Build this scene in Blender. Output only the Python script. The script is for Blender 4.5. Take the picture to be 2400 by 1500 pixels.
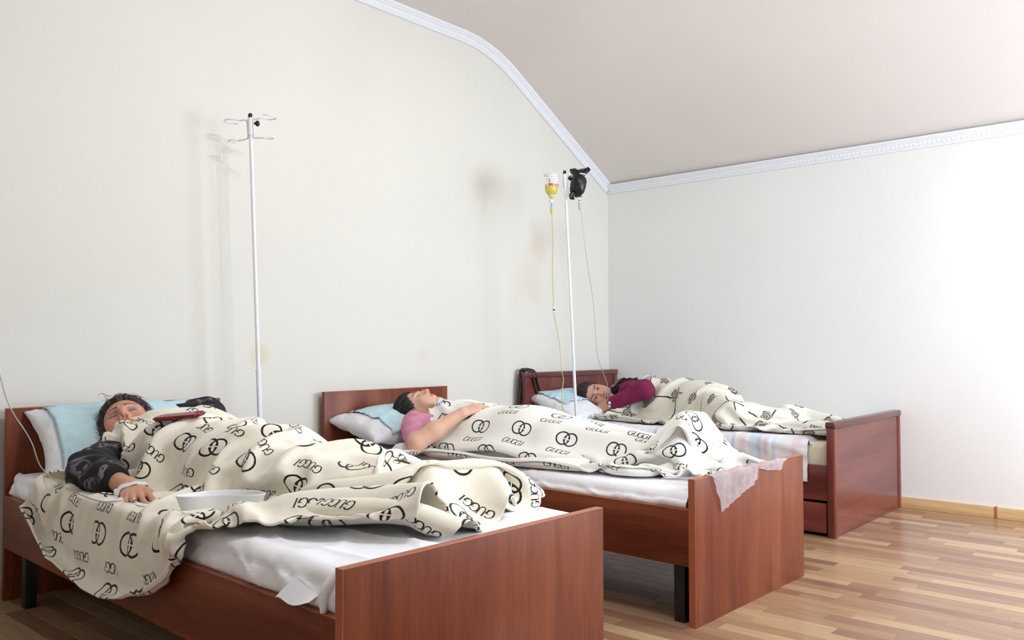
import bpy, bmesh, math, random
import numpy as np
from mathutils import Vector, Matrix, noise as mnoise

for o in list(bpy.data.objects):
    bpy.data.objects.remove(o, do_unlink=True)
SC = bpy.context.scene
COL = SC.collection
random.seed(7)
RNG = np.random.default_rng(11)

# ------------------------------------------------------------------ camera
CAM_YAW, CAM_PITCH, CAM_ROLL = 0.8529, 0.0321, -0.0021
CAM_POS = Vector((-1.2781, -3.3991, 0.8979))
F_PX = 1953.26


def cam_axes():
    y, p, r = CAM_YAW, CAM_PITCH, CAM_ROLL
    f = Vector((math.sin(y) * math.cos(p), math.cos(y) * math.cos(p), math.sin(p)))
    rt = Vector((math.cos(y), -math.sin(y), 0))
    up = rt.cross(f)
    c, s = math.cos(r), math.sin(r)
    return c * rt + s * up, -s * rt + c * up, f


def make_camera():
    cd = bpy.data.cameras.new('camera')
    co = bpy.data.objects.new('camera', cd)
    COL.objects.link(co)
    rt, up, f = cam_axes()
    m = Matrix((rt, up, -f)).transposed().to_4x4()
    m.translation = CAM_POS
    co.matrix_world = m
    cd.sensor_width = 36.0
    cd.lens = F_PX / 2400.0 * 36.0
    cd.clip_start = 0.05
    SC.camera = co


make_camera()

# ------------------------------------------------------------------ light and exposure
vs = SC.view_settings
vs.view_transform = 'Standard'
vs.look = 'None'
vs.exposure = 0.68
vs.gamma = 1.0
vs.use_curve_mapping = False
SC.cycles.caustics_reflective = False
SC.cycles.caustics_refractive = False
SC.cycles.max_bounces = 8
SC.cycles.transmission_bounces = 6

world = bpy.data.worlds.new('World')
SC.world = world
world.use_nodes = True
wn = world.node_tree.nodes
wn['Background'].inputs[0].default_value = (0.80, 0.90, 1.0, 1)
wn['Background'].inputs[1].default_value = 1.0

BACK_Y = -4.6
LEFT_X = -2.7
RIGHT_X = 3.662
# (centre x, width, sill z, head z) of the two windows in the wall behind the camera
WINDOWS = [(1.25, 0.95, 0.80, 2.15), (2.80, 1.15, 0.80, 1.95)]
WIN_POWER = [19.0, 46.0]
LAMP_POS = (0.55, -2.30, 2.42)
LAMP_POWER = 12.0          # each of the three bulbs


def window_light(i, cx, w, z0, z1, power):
    ld = bpy.data.lights.new('window_daylight', 'AREA')
    ld.shape = 'RECTANGLE'
    ld.size = w - 0.1
    ld.size_y = z1 - z0 - 0.1
    ld.energy = power
    ld.color = (0.78, 0.89, 1.0)
    lo = bpy.data.objects.new('window_daylight', ld)
    COL.objects.link(lo)
    lo.location = (cx, BACK_Y + 0.26, (z0 + z1) / 2)
    lo.rotation_euler = (math.radians(90 - 26), 0, 0)   # shines to +Y, into the room and a little down, as sky light does
    return lo


for i, (cx, w, z0, z1) in enumerate(WINDOWS):
    window_light(i, cx, w, z0, z1, WIN_POWER[i])

# ------------------------------------------------------------------ object helpers


def tag(o, label=None, cat=None, group=None, kind=None):
    if label:
        o['label'] = label
    if cat:
        o['category'] = cat
    if group:
        o['group'] = group
    if kind:
        o['kind'] = kind
    return o


def link(name, me, mat=None, parent=None, mw=None):
    o = bpy.data.objects.new(name, me)
    COL.objects.link(o)
    if mat is not None and me is not None and not me.materials:
        me.materials.append(mat)
    if parent is not None:
        o.parent = parent
    elif mw is not None:
        o.matrix_world = mw
    return o


def np_mesh(name, V, F, smooth=True, uv=None, col=None):
    """mesh from numpy verts (n,3) and quads/tris (m,k)"""
    V = np.asarray(V, np.float32)
    F = np.asarray(F, np.int32)
    me = bpy.data.meshes.new(name)
    me.vertices.add(len(V))
    me.vertices.foreach_set('co', V.ravel())
    k = F.shape[1]
    me.loops.add(F.size)
    me.loops.foreach_set('vertex_index', F.ravel())
    me.polygons.add(len(F))
    me.polygons.foreach_set('loop_start', np.arange(0, F.size, k, dtype=np.int32))
    me.polygons.foreach_set('loop_total', np.full(len(F), k, np.int32))
    me.update(calc_edges=True)
    if smooth:
        me.polygons.foreach_set('use_smooth', np.ones(len(F), bool))
    if uv is not None:
        l = me.uv_layers.new(name='UVMap')
        l.data.foreach_set('uv', np.asarray(uv, np.float32)[F.ravel()].ravel())
    if col is not None:
        a = me.color_attributes.new('Col', 'FLOAT_COLOR', 'POINT')
        c4 = np.ones((len(V), 4), np.float32)
        c4[:, :3] = col
        a.data.foreach_set('color', c4.ravel())
    me.validate()
    return me


def bm_mesh(name, bm, smooth=False, angle=None):
    me = bpy.data.meshes.new(name)
    bm.normal_update()
    bm.to_mesh(me)
    bm.free()
    if smooth:
        me.polygons.foreach_set('use_smooth', np.ones(len(me.polygons), bool))
    if angle is not None:
        try:
            me.set_sharp_from_angle(angle=angle)
        except Exception:
            pass
    return me


def box_bm(bm, lo, hi):
    vs_ = [bm.verts.new((x, y, z)) for x in (lo[0], hi[0]) for y in (lo[1], hi[1]) for z in (lo[2], hi[2])]
    for f in ((0, 1, 3, 2), (4, 6, 7, 5), (0, 4, 5, 1), (2, 3, 7, 6), (0, 2, 6, 4), (1, 5, 7, 3)):
        bm.faces.new([vs_[i] for i in f])
    return vs_


def box(name, lo, hi, mat, parent=None, bevel=0.0, seg=2, mw=None):
    bm = bmesh.new()
    box_bm(bm, lo, hi)
    bmesh.ops.recalc_face_normals(bm, faces=bm.faces[:])
    if bevel > 0:
        bmesh.ops.bevel(bm, geom=bm.edges[:] , offset=bevel, segments=seg, profile=0.5, affect='EDGES')
    me = bm_mesh(name, bm, smooth=bevel > 0, angle=0.6)
    return link(name, me, mat, parent, mw)


def tube_vf(pts, r, seg=8, closed=False, cap=True):
    """sweep a circle along pts; r scalar or list"""
    P = np.asarray(pts, float)
    n = len(P)
    R = np.full(n, r, float) if np.isscalar(r) else np.asarray(r, float)
    T = np.zeros_like(P)
    if closed:
        T = np.roll(P, -1, 0) - np.roll(P, 1, 0)
    else:
        T[1:-1] = P[2:] - P[:-2]
        T[0] = P[1] - P[0]
        T[-1] = P[-1] - P[-2]
    T /= np.maximum(np.linalg.norm(T, axis=1, keepdims=True), 1e-9)
    a = np.array([0, 0, 1.0]) if abs(T[0][2]) < .9 else np.array([1.0, 0, 0])
    N = np.cross(T[0], a)
    N /= np.linalg.norm(N)
    V, F = [], []
    ang = np.arange(seg) * 2 * math.pi / seg
    for i in range(n):
        if i:
            N = N - T[i] * (N @ T[i])
            N /= max(np.linalg.norm(N), 1e-9)
        B = np.cross(T[i], N)
        for t in ang:
            V.append(P[i] + R[i] * (math.cos(t) * N + math.sin(t) * B))
    m = n if closed else n - 1
    for i in range(m):
        j = (i + 1) % n
        for k in range(seg):
            l = (k + 1) % seg
            F.append((i * seg + k, i * seg + l, j * seg + l, j * seg + k))
    if cap and not closed:
        for i, rev in ((0, True), (n - 1, False)):
            V.append(P[i])
            c = len(V) - 1
            for k in range(seg):
                l = (k + 1) % seg
                q = (i * seg + k, i * seg + l, c, c)
                F.append((q[1], q[0], c, c) if rev else q)
    return V, F


def tris_ok(F):
    return [tuple(dict.fromkeys(f)) for f in F]


def vf_mesh(name, V, F, smooth=True, angle=None):
    me = bpy.data.meshes.new(name)
    me.from_pydata([tuple(map(float, v)) for v in V], [], tris_ok(F))
    me.update()
    if smooth:
        me.polygons.foreach_set('use_smooth', np.ones(len(me.polygons), bool))
    if angle is not None:
        try:
            me.set_sharp_from_angle(angle=angle)
        except Exception:
            pass
    return me


def tube(name, pts, r, mat, parent=None, seg=8, closed=False, mw=None, cap=True):
    V, F = tube_vf(pts, r, seg, closed, cap)
    return link(name, vf_mesh(name, V, F, True, 1.0), mat, parent, mw)


def lathe_vf(prof, seg=24, c=(0, 0, 0)):
    """prof: list of (r,z)"""
    V, F = [], []
    for r, z in prof:
        for k in range(seg):
            t = 2 * math.pi * k / seg
            V.append((c[0] + r * math.cos(t), c[1] + r * math.sin(t), c[2] + z))
    for i in range(len(prof) - 1):
        for k in range(seg):
            l = (k + 1) % seg
            F.append((i * seg + k, i * seg + l, (i + 1) * seg + l, (i + 1) * seg + k))
    return V, F


def lathe(name, prof, mat, parent=None, seg=24, c=(0, 0, 0), angle=0.7, mw=None):
    V, F = lathe_vf(prof, seg, c)
    return link(name, vf_mesh(name, V, F, True, angle), mat, parent, mw)


def spline(pts, n):
    """Catmull-Rom through pts, n samples"""
    P = np.asarray(pts, float)
    P = np.vstack([2 * P[0] - P[1], P, 2 * P[-1] - P[-2]])
    m = len(P) - 3
    out = []
    for t in np.linspace(0, m - 1e-9, n):
        i = int(t)
        s = t - i
        p0, p1, p2, p3 = P[i:i + 4]
        out.append(0.5 * ((2 * p1) + (-p0 + p2) * s + (2 * p0 - 5 * p1 + 4 * p2 - p3) * s * s + (-p0 + 3 * p1 - 3 * p2 + p3) * s ** 3))
    return np.array(out)


def empty(name, mw=None, parent=None):
    o = bpy.data.objects.new(name, None)
    COL.objects.link(o)
    o.empty_display_size = 0.1
    if mw is not None:
        o.matrix_world = mw
    if parent is not None:
        o.parent = parent
    return o


def copy_tree(o, parent=None):
    c = o.copy()
    COL.objects.link(c)
    c.parent = parent
    for ch in [x for x in bpy.data.objects if x.parent == o]:
        copy_tree(ch, c)
    return c


# ------------------------------------------------------------------ materials


def new_mat(name):
    m = bpy.data.materials.new(name)
    m.use_nodes = True
    nt = m.node_tree
    b = nt.nodes['Principled BSDF']
    return m, nt, b


def srgb(r, g, b):
    def f(c):
        c /= 255.0
        return c / 12.92 if c <= .04045 else ((c + .055) / 1.055) ** 2.4
    return (f(r), f(g), f(b), 1.0)


def node(nt, typ, **kw):
    n = nt.nodes.new(typ)
    for k, v in kw.items():
        if k in n.inputs.keys():
            n.inputs[k].default_value = v
        else:
            setattr(n, k, v)
    return n


def add_bump(nt, b, height_socket, strength=0.2, dist=0.002):
    bp = node(nt, 'ShaderNodeBump')
    bp.inputs['Strength'].default_value = strength
    bp.inputs['Distance'].default_value = dist
    nt.links.new(height_socket, bp.inputs['Height'])
    nt.links.new(bp.outputs[0], b.inputs['Normal'])
    return bp


def ramp(nt, fac, stops):
    r = node(nt, 'ShaderNodeValToRGB')
    e = r.color_ramp.elements
    while len(e) < len(stops):
        e.new(0.5)
    for el, (p, c) in zip(e, stops):
        el.position = p
        el.color = c
    nt.links.new(fac, r.inputs[0])
    return r.outputs[0]


def plain(name, col, rough=0.5, metal=0.0, noise_amt=0.0, scale=40, bump=0.0, bdist=.001, coat=0.0, sheen=0.0, sss=0.0):
    m, nt, b = new_mat(name)
    b.inputs['Base Color'].default_value = col
    b.inputs['Roughness'].default_value = rough
    b.inputs['Metallic'].default_value = metal
    if coat:
        b.inputs['Coat Weight'].default_value = coat
    if sheen:
        b.inputs['Sheen Weight'].default_value = sheen
    if sss:
        b.inputs['Subsurface Weight'].default_value = sss
        b.inputs['Subsurface Radius'].default_value = (.01, .004, .002)
        b.inputs['Subsurface Scale'].default_value = 0.5
    tc = node(nt, 'ShaderNodeTexCoord')
    nz = node(nt, 'ShaderNodeTexNoise')
    nz.inputs['Scale'].default_value = scale
    nz.inputs['Detail'].default_value = 4
    nt.links.new(tc.outputs['Object'], nz.inputs['Vector'])
    if noise_amt:
        d = tuple(max(0, c * (1 - noise_amt)) for c in col[:3]) + (1,)
        l = tuple(min(1, c * (1 + noise_amt)) for c in col[:3]) + (1,)
        nt.links.new(ramp(nt, nz.outputs['Fac'], [(.3, d), (.7, l)]), b.inputs['Base Color'])
    if bump:
        add_bump(nt, b, nz.outputs['Fac'], bump, bdist)
    return m


def wood(name, base, dark, light, grain='Z', rough=0.38, scale=1.0, spec=.25):
    """laminate: long grain along an axis of object space, with fine pores and cathedral figure"""
    m, nt, b = new_mat(name)
    tc = node(nt, 'ShaderNodeTexCoord')
    mp = node(nt, 'ShaderNodeMapping')
    s = {'X': (1.2, 14, 14), 'Y': (14, 1.2, 14), 'Z': (14, 14, 1.2)}[grain]
    mp.inputs['Scale'].default_value = tuple(x * scale for x in s)
    nt.links.new(tc.outputs['Object'], mp.inputs['Vector'])
    n1 = node(nt, 'ShaderNodeTexNoise')
    n1.inputs['Scale'].default_value = 0.75
    n1.inputs['Detail'].default_value = 3
    n1.inputs['Distortion'].default_value = 0.8
    nt.links.new(mp.outputs[0], n1.inputs['Vector'])
    n2 = node(nt, 'ShaderNodeTexNoise')
    n2.inputs['Scale'].default_value = 9
    n2.inputs['Detail'].default_value = 5
    n2.inputs['Roughness'].default_value = 0.65
    nt.links.new(mp.outputs[0], n2.inputs['Vector'])
    mx = node(nt, 'ShaderNodeMath', operation='MULTIPLY_ADD')
    nt.links.new(n2.outputs['Fac'], mx.inputs[0])
    mx.inputs[1].default_value = 0.35
    nt.links.new(n1.outputs['Fac'], mx.inputs[2])
    col = ramp(nt, mx.outputs[0], [(.45, dark), (.66, base), (.9, light)])
    nt.links.new(col, b.inputs['Base Color'])
    b.inputs['Roughness'].default_value = rough
    b.inputs['Specular IOR Level'].default_value = spec
    add_bump(nt, b, n2.outputs['Fac'], 0.05, 0.0005)
    return m


class S:
    """tiny expression builder over shader math nodes"""
    nt = None

    def __init__(s, v):
        s.v = v

    @staticmethod
    def op(o, *a):
        n = S.nt.nodes.new('ShaderNodeMath')
        n.operation = o
        for i, x in enumerate(a):
            x = x.v if isinstance(x, S) else x
            if isinstance(x, (int, float)):
                n.inputs[i].default_value = x
            else:
                S.nt.links.new(x, n.inputs[i])
        return S(n.outputs[0])

    def __add__(s, o): return S.op('ADD', s, o)
    def __radd__(s, o): return S.op('ADD', o, s)
    def __sub__(s, o): return S.op('SUBTRACT', s, o)
    def __rsub__(s, o): return S.op('SUBTRACT', o, s)
    def __mul__(s, o): return S.op('MULTIPLY', s, o)
    def __rmul__(s, o): return S.op('MULTIPLY', o, s)
    def __truediv__(s, o): return S.op('DIVIDE', s, o)
    def gt(s, o): return S.op('GREATER_THAN', s, o)
    def lt(s, o): return S.op('LESS_THAN', s, o)


def s_abs(a): return S.op('ABSOLUTE', a)
def s_min(a, b): return S.op('MINIMUM', a, b)
def s_max(a, b): return S.op('MAXIMUM', a, b)
def s_len(a, b): return S.op('SQRT', a * a + b * b)
def s_floor(a): return S.op('FLOOR', a)
def s_mod(a, b): return S.op('FLOORED_MODULO', a, b)


def s_box(x, y, cx, cy, hx, hy):
    return s_max(s_abs(x - cx) - hx, s_abs(y - cy) - hy)


def print_mask(x, y, pu=0.235, pv=0.148):
    """signed distance-ish of the repeated emblem-and-word print; x along the word, y up"""
    row = s_floor(y / pv)
    lx = s_mod(x + s_mod(row, 2.0) * (pu / 2), pu) - pu / 2
    ly = s_mod(y, pv) - pv / 2
    # emblem: two linked rings, each broken inside the other with flared terminals
    ey = ly - 0.027
    ax = s_abs(lx)
    fx = ax - 0.0175
    r0 = 0.0285
    d_out = s_abs(s_len(fx, ey) - r0) - 0.0033          # half of own ring on own side
    gx = ax + 0.0175                                       # the part that enters the other ring
    flare = s_max(0.0115 - s_abs(ey), 0.0) * 0.30
    d_in = s_abs(s_len(gx, ey) - r0 + flare * 0.6) - 0.0030 - flare
    d_in = s_max(d_in, 0.0022 - s_abs(ey))
    d = s_min(d_out, d_in)
    # word
    ty = ly + 0.044
    tx = lx + ty * -0.12
    cg = tx.gt(-0.032) * 0.046 + tx.gt(0.0115) * 0.023
    g = tx - (cg - 0.046)
    gl = s_len(g * 1.22, ty)
    thick = 0.0013 + s_abs(g) * 0.14
    dg = s_abs(gl - 0.0133) - thick
    gap = s_max(0.0 - (g - 0.0005), s_abs(ty - 0.0045) - 0.0040)     # negative inside the opening
    dg = s_max(dg, 0.0 - gap)
    dg = s_min(dg, s_box(g, ty, 0.0096, -0.0060, 0.0020, 0.0066))
    dg = s_min(dg, s_box(g, ty, 0.0080, 0.0000, 0.0052, 0.0011))
    ux = tx + 0.0215
    uy = ty
    du = s_max(s_abs(s_len(ux, (uy + 0.0055) * 1.0) - 0.0078) - 0.0015, uy + 0.0055)
    du = s_min(du, s_box(ux, uy, -0.0078, 0.004, 0.0023, 0.0098))
    du = s_min(du, s_box(ux, uy, 0.0078, 0.004, 0.0014, 0.0098))
    du = s_min(du, s_max(s_abs(uy - 0.0132) - 0.0007, s_abs(s_abs(ux) - 0.0078) - 0.0036))
    ix = tx - 0.0425
    di = s_box(ix, ty, 0.0, 0.0, 0.0023, 0.0138)
    di = s_min(di, s_max(s_abs(s_abs(ty) - 0.0132) - 0.0007, s_abs(ix) - 0.0042))
    return s_min(d, s_min(dg, s_min(du, di)))


def fleece_print(name, cream, ink, swap):
    m, nt, b = new_mat(name)
    S.nt = nt
    uv = node(nt, 'ShaderNodeUVMap')
    uv.uv_map = 'UVMap'
    sp = node(nt, 'ShaderNodeSeparateXYZ')
    # slight wobble of the print edge from the pile
    nz = node(nt, 'ShaderNodeTexNoise')
    nz.inputs['Scale'].default_value = 160
    nt.links.new(uv.outputs[0], nz.inputs['Vector'])
    nt.links.new(uv.outputs[0], sp.inputs[0])
    a, c = S(sp.outputs[0]), S(sp.outputs[1])   # a across the bed from the left hem, c along from the head hem
    if swap:      # word reads towards the head, emblem up towards the left hem
        x, y = 5.0 - c, 5.0 - a
    else:         # word reads towards the feet, emblem up towards the far hem
        x, y = c + 5.0, a + 5.0
    d = print_mask(x, y) + (S(nz.outputs['Fac']) - 0.5) * 0.0016
    fac = S.op('SMOOTH_MIN', S.op('MULTIPLY_ADD', d, -900.0, 0.5), 1.0, 0.05)
    fac = s_max(fac, 0.0)
    mix = node(nt, 'ShaderNodeMix', data_type='RGBA')
    nt.links.new(fac.v, mix.inputs[0])
    mix.inputs[6].default_value = cream
    mix.inputs[7].default_value = ink
    nt.links.new(mix.outputs[2], b.inputs['Base Color'])
    b.inputs['Roughness'].default_value = 0.95
    b.inputs['Specular IOR Level'].default_value = 0.1
    b.inputs['Sheen Weight'].default_value = 0.25
    b.inputs['Sheen Roughness'].default_value = 0.6
    n3 = node(nt, 'ShaderNodeTexNoise')
    n3.inputs['Scale'].default_value = 220
    n3.inputs['Detail'].default_value = 3
    nt.links.new(uv.outputs[0], n3.inputs['Vector'])
    add_bump(nt, b, n3.outputs['Fac'], 0.25, 0.0015)
    return m


def floral_fleece(name):
    m, nt, b = new_mat(name)
    S.nt = nt
    uv = node(nt, 'ShaderNodeUVMap')
    uv.uv_map = 'UVMap'
    L = nt.links.new
    nw = node(nt, 'ShaderNodeTexNoise')
    nw.inputs['Scale'].default_value = 9
    L(uv.outputs[0], nw.inputs['Vector'])
    wob = node(nt, 'ShaderNodeVectorMath', operation='SCALE')
    L(nw.outputs['Color'], wob.inputs[0])
    wob.inputs['Scale'].default_value = 0.05
    add = node(nt, 'ShaderNodeVectorMath', operation='ADD')
    L(uv.outputs[0], add.inputs[0])
    L(wob.outputs[0], add.inputs[1])
    # blossoms: voronoi cell centres
    vo = node(nt, 'ShaderNodeTexVoronoi', voronoi_dimensions='2D')
    vo.inputs['Scale'].default_value = 5.6
    vo.inputs['Randomness'].default_value = 0.75
    L(add.outputs[0], vo.inputs['Vector'])
    dist = S(vo.outputs['Distance'])
    # petals: a loose spiral round each cell centre
    sc = node(nt, 'ShaderNodeVectorMath', operation='SUBTRACT')
    L(add.outputs[0], sc.inputs[0])
    dv = node(nt, 'ShaderNodeVectorMath', operation='SCALE')
    L(vo.outputs['Position'], dv.inputs[0])
    dv.inputs['Scale'].default_value = 1.0
    L(dv.outputs[0], sc.inputs[1])
    sx = node(nt, 'ShaderNodeSeparateXYZ')
    L(sc.outputs[0], sx.inputs[0])
    ang = S.op('ARCTAN2', S(sx.outputs[0]), S(sx.outputs[1]))
    n6 = node(nt, 'ShaderNodeTexNoise')
    n6.inputs['Scale'].default_value = 45
    L(uv.outputs[0], n6.inputs['Vector'])
    petal = S.op('SINE', dist * 62.0 + ang * 2.0 + S(n6.outputs['Fac']) * 4.0) * 0.5 + 0.5
    lobe = S.op('SINE', ang * 5.0 + S(n6.outputs['Fac']) * 3.0) * 0.022
    flower = (dist + lobe + (S(n6.outputs['Fac']) - 0.5) * 0.10).lt(0.205)
    # twigs: edges of a larger voronoi, broken by noise
    v2 = node(nt, 'ShaderNodeTexVoronoi', feature='DISTANCE_TO_EDGE', voronoi_dimensions='2D')
    v2.inputs['Scale'].default_value = 4.3
    v2.inputs['Randomness'].default_value = 0.9
    L(add.outputs[0], v2.inputs['Vector'])
    br = node(nt, 'ShaderNodeTexNoise')
    br.inputs['Scale'].default_value = 5.0
    L(uv.outputs[0], br.inputs['Vector'])
    twig = S(v2.outputs['Distance']).lt(0.017) * S(br.outputs['Fac']).gt(0.45)
    m1 = node(nt, 'ShaderNodeMix', data_type='RGBA')
    L(twig.v, m1.inputs[0])
    m1.inputs[6].default_value = srgb(226, 222, 208)
    m1.inputs[7].default_value = srgb(58, 54, 56)
    fcol = ramp(nt, petal.v, [(.15, srgb(96, 86, 82)), (.5, srgb(150, 138, 130)), (.85, srgb(188, 178, 168))])
    m2 = node(nt, 'ShaderNodeMix', data_type='RGBA')
    L(flower.v, m2.inputs[0])
    L(m1.outputs[2], m2.inputs[6])
    L(fcol, m2.inputs[7])
    L(m2.outputs[2], b.inputs['Base Color'])
    b.inputs['Roughness'].default_value = 0.95
    b.inputs['Specular IOR Level'].default_value = 0.1
    b.inputs['Sheen Weight'].default_value = 0.2
    n3 = node(nt, 'ShaderNodeTexNoise')
    n3.inputs['Scale'].default_value = 200
    L(uv.outputs[0], n3.inputs['Vector'])
    add_bump(nt, b, n3.outputs['Fac'], 0.2, 0.0015)
    return m


def striped_sheet(name):
    m, nt, b = new_mat(name)
    uv = node(nt, 'ShaderNodeUVMap')
    uv.uv_map = 'UVMap'
    sp = node(nt, 'ShaderNodeSeparateXYZ')
    nt.links.new(uv.outputs[0], sp.inputs[0])
    S.nt = nt
    t = s_mod(S(sp.outputs[1]), 0.46) / 0.46
    W_, P_, B_, L_ = srgb(238, 238, 240), srgb(240, 220, 227), srgb(200, 214, 236), srgb(218, 229, 242)
    stops = [(0, W_), (.06, B_), (.10, W_), (.16, P_), (.22, W_), (.27, L_), (.36, B_), (.40, P_), (.47, W_), (.52, L_), (.57, W_), (.75, P_), (.84, W_)]
    r = node(nt, 'ShaderNodeValToRGB')
    r.color_ramp.interpolation = 'CONSTANT'
    e = r.color_ramp.elements
    while len(e) < len(stops):
        e.new(.5)
    for el, (p, c) in zip(e, stops):
        el.position = p
        el.color = c
    nt.links.new(t.v, r.inputs[0])
    nt.links.new(r.outputs[0], b.inputs['Base Color'])
    b.inputs['Roughness'].default_value = 0.9
    b.inputs['Specular IOR Level'].default_value = 0.15
    return m


def skin_mat(name):
    m, nt, b = new_mat(name)
    at = node(nt, 'ShaderNodeVertexColor')
    at.layer_name = 'Col'
    nt.links.new(at.outputs[0], b.inputs['Base Color'])
    b.inputs['Roughness'].default_value = 0.5
    b.inputs['Specular IOR Level'].default_value = 0.35
    b.inputs['Subsurface Weight'].default_value = 0.15
    b.inputs['Subsurface Radius'].default_value = (.012, .005, .003)
    b.inputs['Subsurface Scale'].default_value = 0.6
    tc = node(nt, 'ShaderNodeTexCoord')
    nz = node(nt, 'ShaderNodeTexNoise')
    nz.inputs['Scale'].default_value = 350
    nt.links.new(tc.outputs['Object'], nz.inputs['Vector'])
    add_bump(nt, b, nz.outputs['Fac'], 0.08, 0.0006)
    return m


def camo_mat(name):
    m, nt, b = new_mat(name)
    tc = node(nt, 'ShaderNodeTexCoord')
    n1 = node(nt, 'ShaderNodeTexNoise')
    n1.inputs['Scale'].default_value = 17
    n1.inputs['Detail'].default_value = 1.5
    n1.inputs['Distortion'].default_value = 0.7
    nt.links.new(tc.outputs['Object'], n1.inputs['Vector'])
    r = node(nt, 'ShaderNodeValToRGB')
    r.color_ramp.interpolation = 'CONSTANT'
    e = r.color_ramp.elements
    e[0].color = srgb(16, 15, 18)
    e[1].position = 0.53
    e[1].color = srgb(66, 62, 72)
    x = e.new(0.585)
    x.color = srgb(112, 106, 116)
    x = e.new(0.63)
    x.color = srgb(30, 28, 33)
    nt.links.new(n1.outputs['Fac'], r.inputs[0])
    nt.links.new(r.outputs[0], b.inputs['Base Color'])
    b.inputs['Roughness'].default_value = 0.75
    return m


def wall_mat(name, base, stains_and_shadow=()):
    m, nt, b = new_mat(name)
    L = nt.links.new
    geo = node(nt, 'ShaderNodeNewGeometry')
    nz = node(nt, 'ShaderNodeTexNoise')
    nz.inputs['Scale'].default_value = 1.3
    nz.inputs['Detail'].default_value = 5
    L(geo.outputs['Position'], nz.inputs['Vector'])
    d = tuple(c * .965 for c in base[:3]) + (1,)
    col = ramp(nt, nz.outputs['Fac'], [(.35, d), (.65, base)])
    for (c, rad, tint, amt) in stains_and_shadow:      # soft yellowish spots, and brown blotches that paint the drip stand's cast shadow
        dv = node(nt, 'ShaderNodeVectorMath', operation='DISTANCE')
        n4 = node(nt, 'ShaderNodeTexNoise')
        n4.inputs['Scale'].default_value = 9
        L(geo.outputs['Position'], n4.inputs['Vector'])
        off = node(nt, 'ShaderNodeVectorMath', operation='SCALE')
        off.inputs['Scale'].default_value = rad * .9
        L(n4.outputs['Color'], off.inputs[0])
        ad = node(nt, 'ShaderNodeVectorMath', operation='ADD')
        L(geo.outputs['Position'], ad.inputs[0])
        L(off.outputs[0], ad.inputs[1])
        L(ad.outputs[0], dv.inputs[0])
        dv.inputs[1].default_value = tuple(x + rad * .45 for x in c)
        mr = node(nt, 'ShaderNodeMapRange', interpolation_type='SMOOTHSTEP')
        mr.inputs['From Min'].default_value = rad
        mr.inputs['From Max'].default_value = rad * .2
        mr.inputs['To Max'].default_value = amt
        L(dv.outputs['Value'], mr.inputs['Value'])
        mx = node(nt, 'ShaderNodeMix', data_type='RGBA')
        L(mr.outputs[0], mx.inputs[0])
        L(col, mx.inputs[6])
        mx.inputs[7].default_value = tint
        col = mx.outputs[2]
    L(col, b.inputs['Base Color'])
    b.inputs['Roughness'].default_value = 0.85
    b.inputs['Specular IOR Level'].default_value = 0.2
    n2 = node(nt, 'ShaderNodeTexNoise')
    n2.inputs['Scale'].default_value = 55
    n2.inputs['Detail'].default_value = 4
    L(geo.outputs['Position'], n2.inputs['Vector'])
    add_bump(nt, b, n2.outputs['Fac'], 0.12, 0.004)
    return m


def floor_mat(name):
    m, nt, b = new_mat(name)
    L = nt.links.new
    oi = node(nt, 'ShaderNodeObjectInfo')
    at = node(nt, 'ShaderNodeAttribute')
    at.attribute_name = 'tone'
    sm = node(nt, 'ShaderNodeMath', operation='ADD')
    L(oi.outputs['Random'], sm.inputs[0])
    L(at.outputs['Fac'], sm.inputs[1])
    fr = node(nt, 'ShaderNodeMath', operation='FRACT')
    L(sm.outputs[0], fr.inputs[0])
    base = ramp(nt, fr.outputs[0], [(0, srgb(142, 104, 82)), (.35, srgb(158, 121, 94)), (.65, srgb(169, 134, 102)), (.9, srgb(188, 156, 120)), (1, srgb(192, 162, 127))])
    geo = node(nt, 'ShaderNodeNewGeometry')
    mp = node(nt, 'ShaderNodeMapping')
    mp.inputs['Scale'].default_value = (30, 2.2, 30)
    L(geo.outputs['Position'], mp.inputs['Vector'])
    cv = node(nt, 'ShaderNodeVectorMath', operation='ADD')
    L(mp.outputs[0], cv.inputs[0])
    cx = node(nt, 'ShaderNodeCombineXYZ')
    mm = node(nt, 'ShaderNodeMath', operation='MULTIPLY')
    mm.inputs[1].default_value = 37.0
    L(fr.outputs[0], mm.inputs[0])
    L(mm.outputs[0], cx.inputs[1])
    L(cx.outputs[0], cv.inputs[1])
    n1 = node(nt, 'ShaderNodeTexNoise')
    n1.inputs['Scale'].default_value = 2.0
    n1.inputs['Detail'].default_value = 6
    n1.inputs['Distortion'].default_value = .5
    L(cv.outputs[0], n1.inputs['Vector'])
    mult = ramp(nt, n1.outputs['Fac'], [(.3, (.80, .76, .72, 1)), (.65, (1, 1, 1, 1))])
    mx = node(nt, 'ShaderNodeMix', data_type='RGBA', blend_type='MULTIPLY')
    mx.inputs[0].default_value = 1.0
    L(base, mx.inputs[6])
    L(mult, mx.inputs[7])
    L(mx.outputs[2], b.inputs['Base Color'])
    b.inputs['Roughness'].default_value = 0.25
    b.inputs['Specular IOR Level'].default_value = 0.5
    add_bump(nt, b, n1.outputs['Fac'], 0.03, 0.0005)
    return m


def glass_mat(name, col=(1, 1, 1, 1), rough=0.02):
    m, nt, b = new_mat(name)
    b.inputs['Base Color'].default_value = col
    b.inputs['Roughness'].default_value = rough
    b.inputs['Alpha'].default_value = .09
    b.inputs['IOR'].default_value = 1.45
    return m


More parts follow.
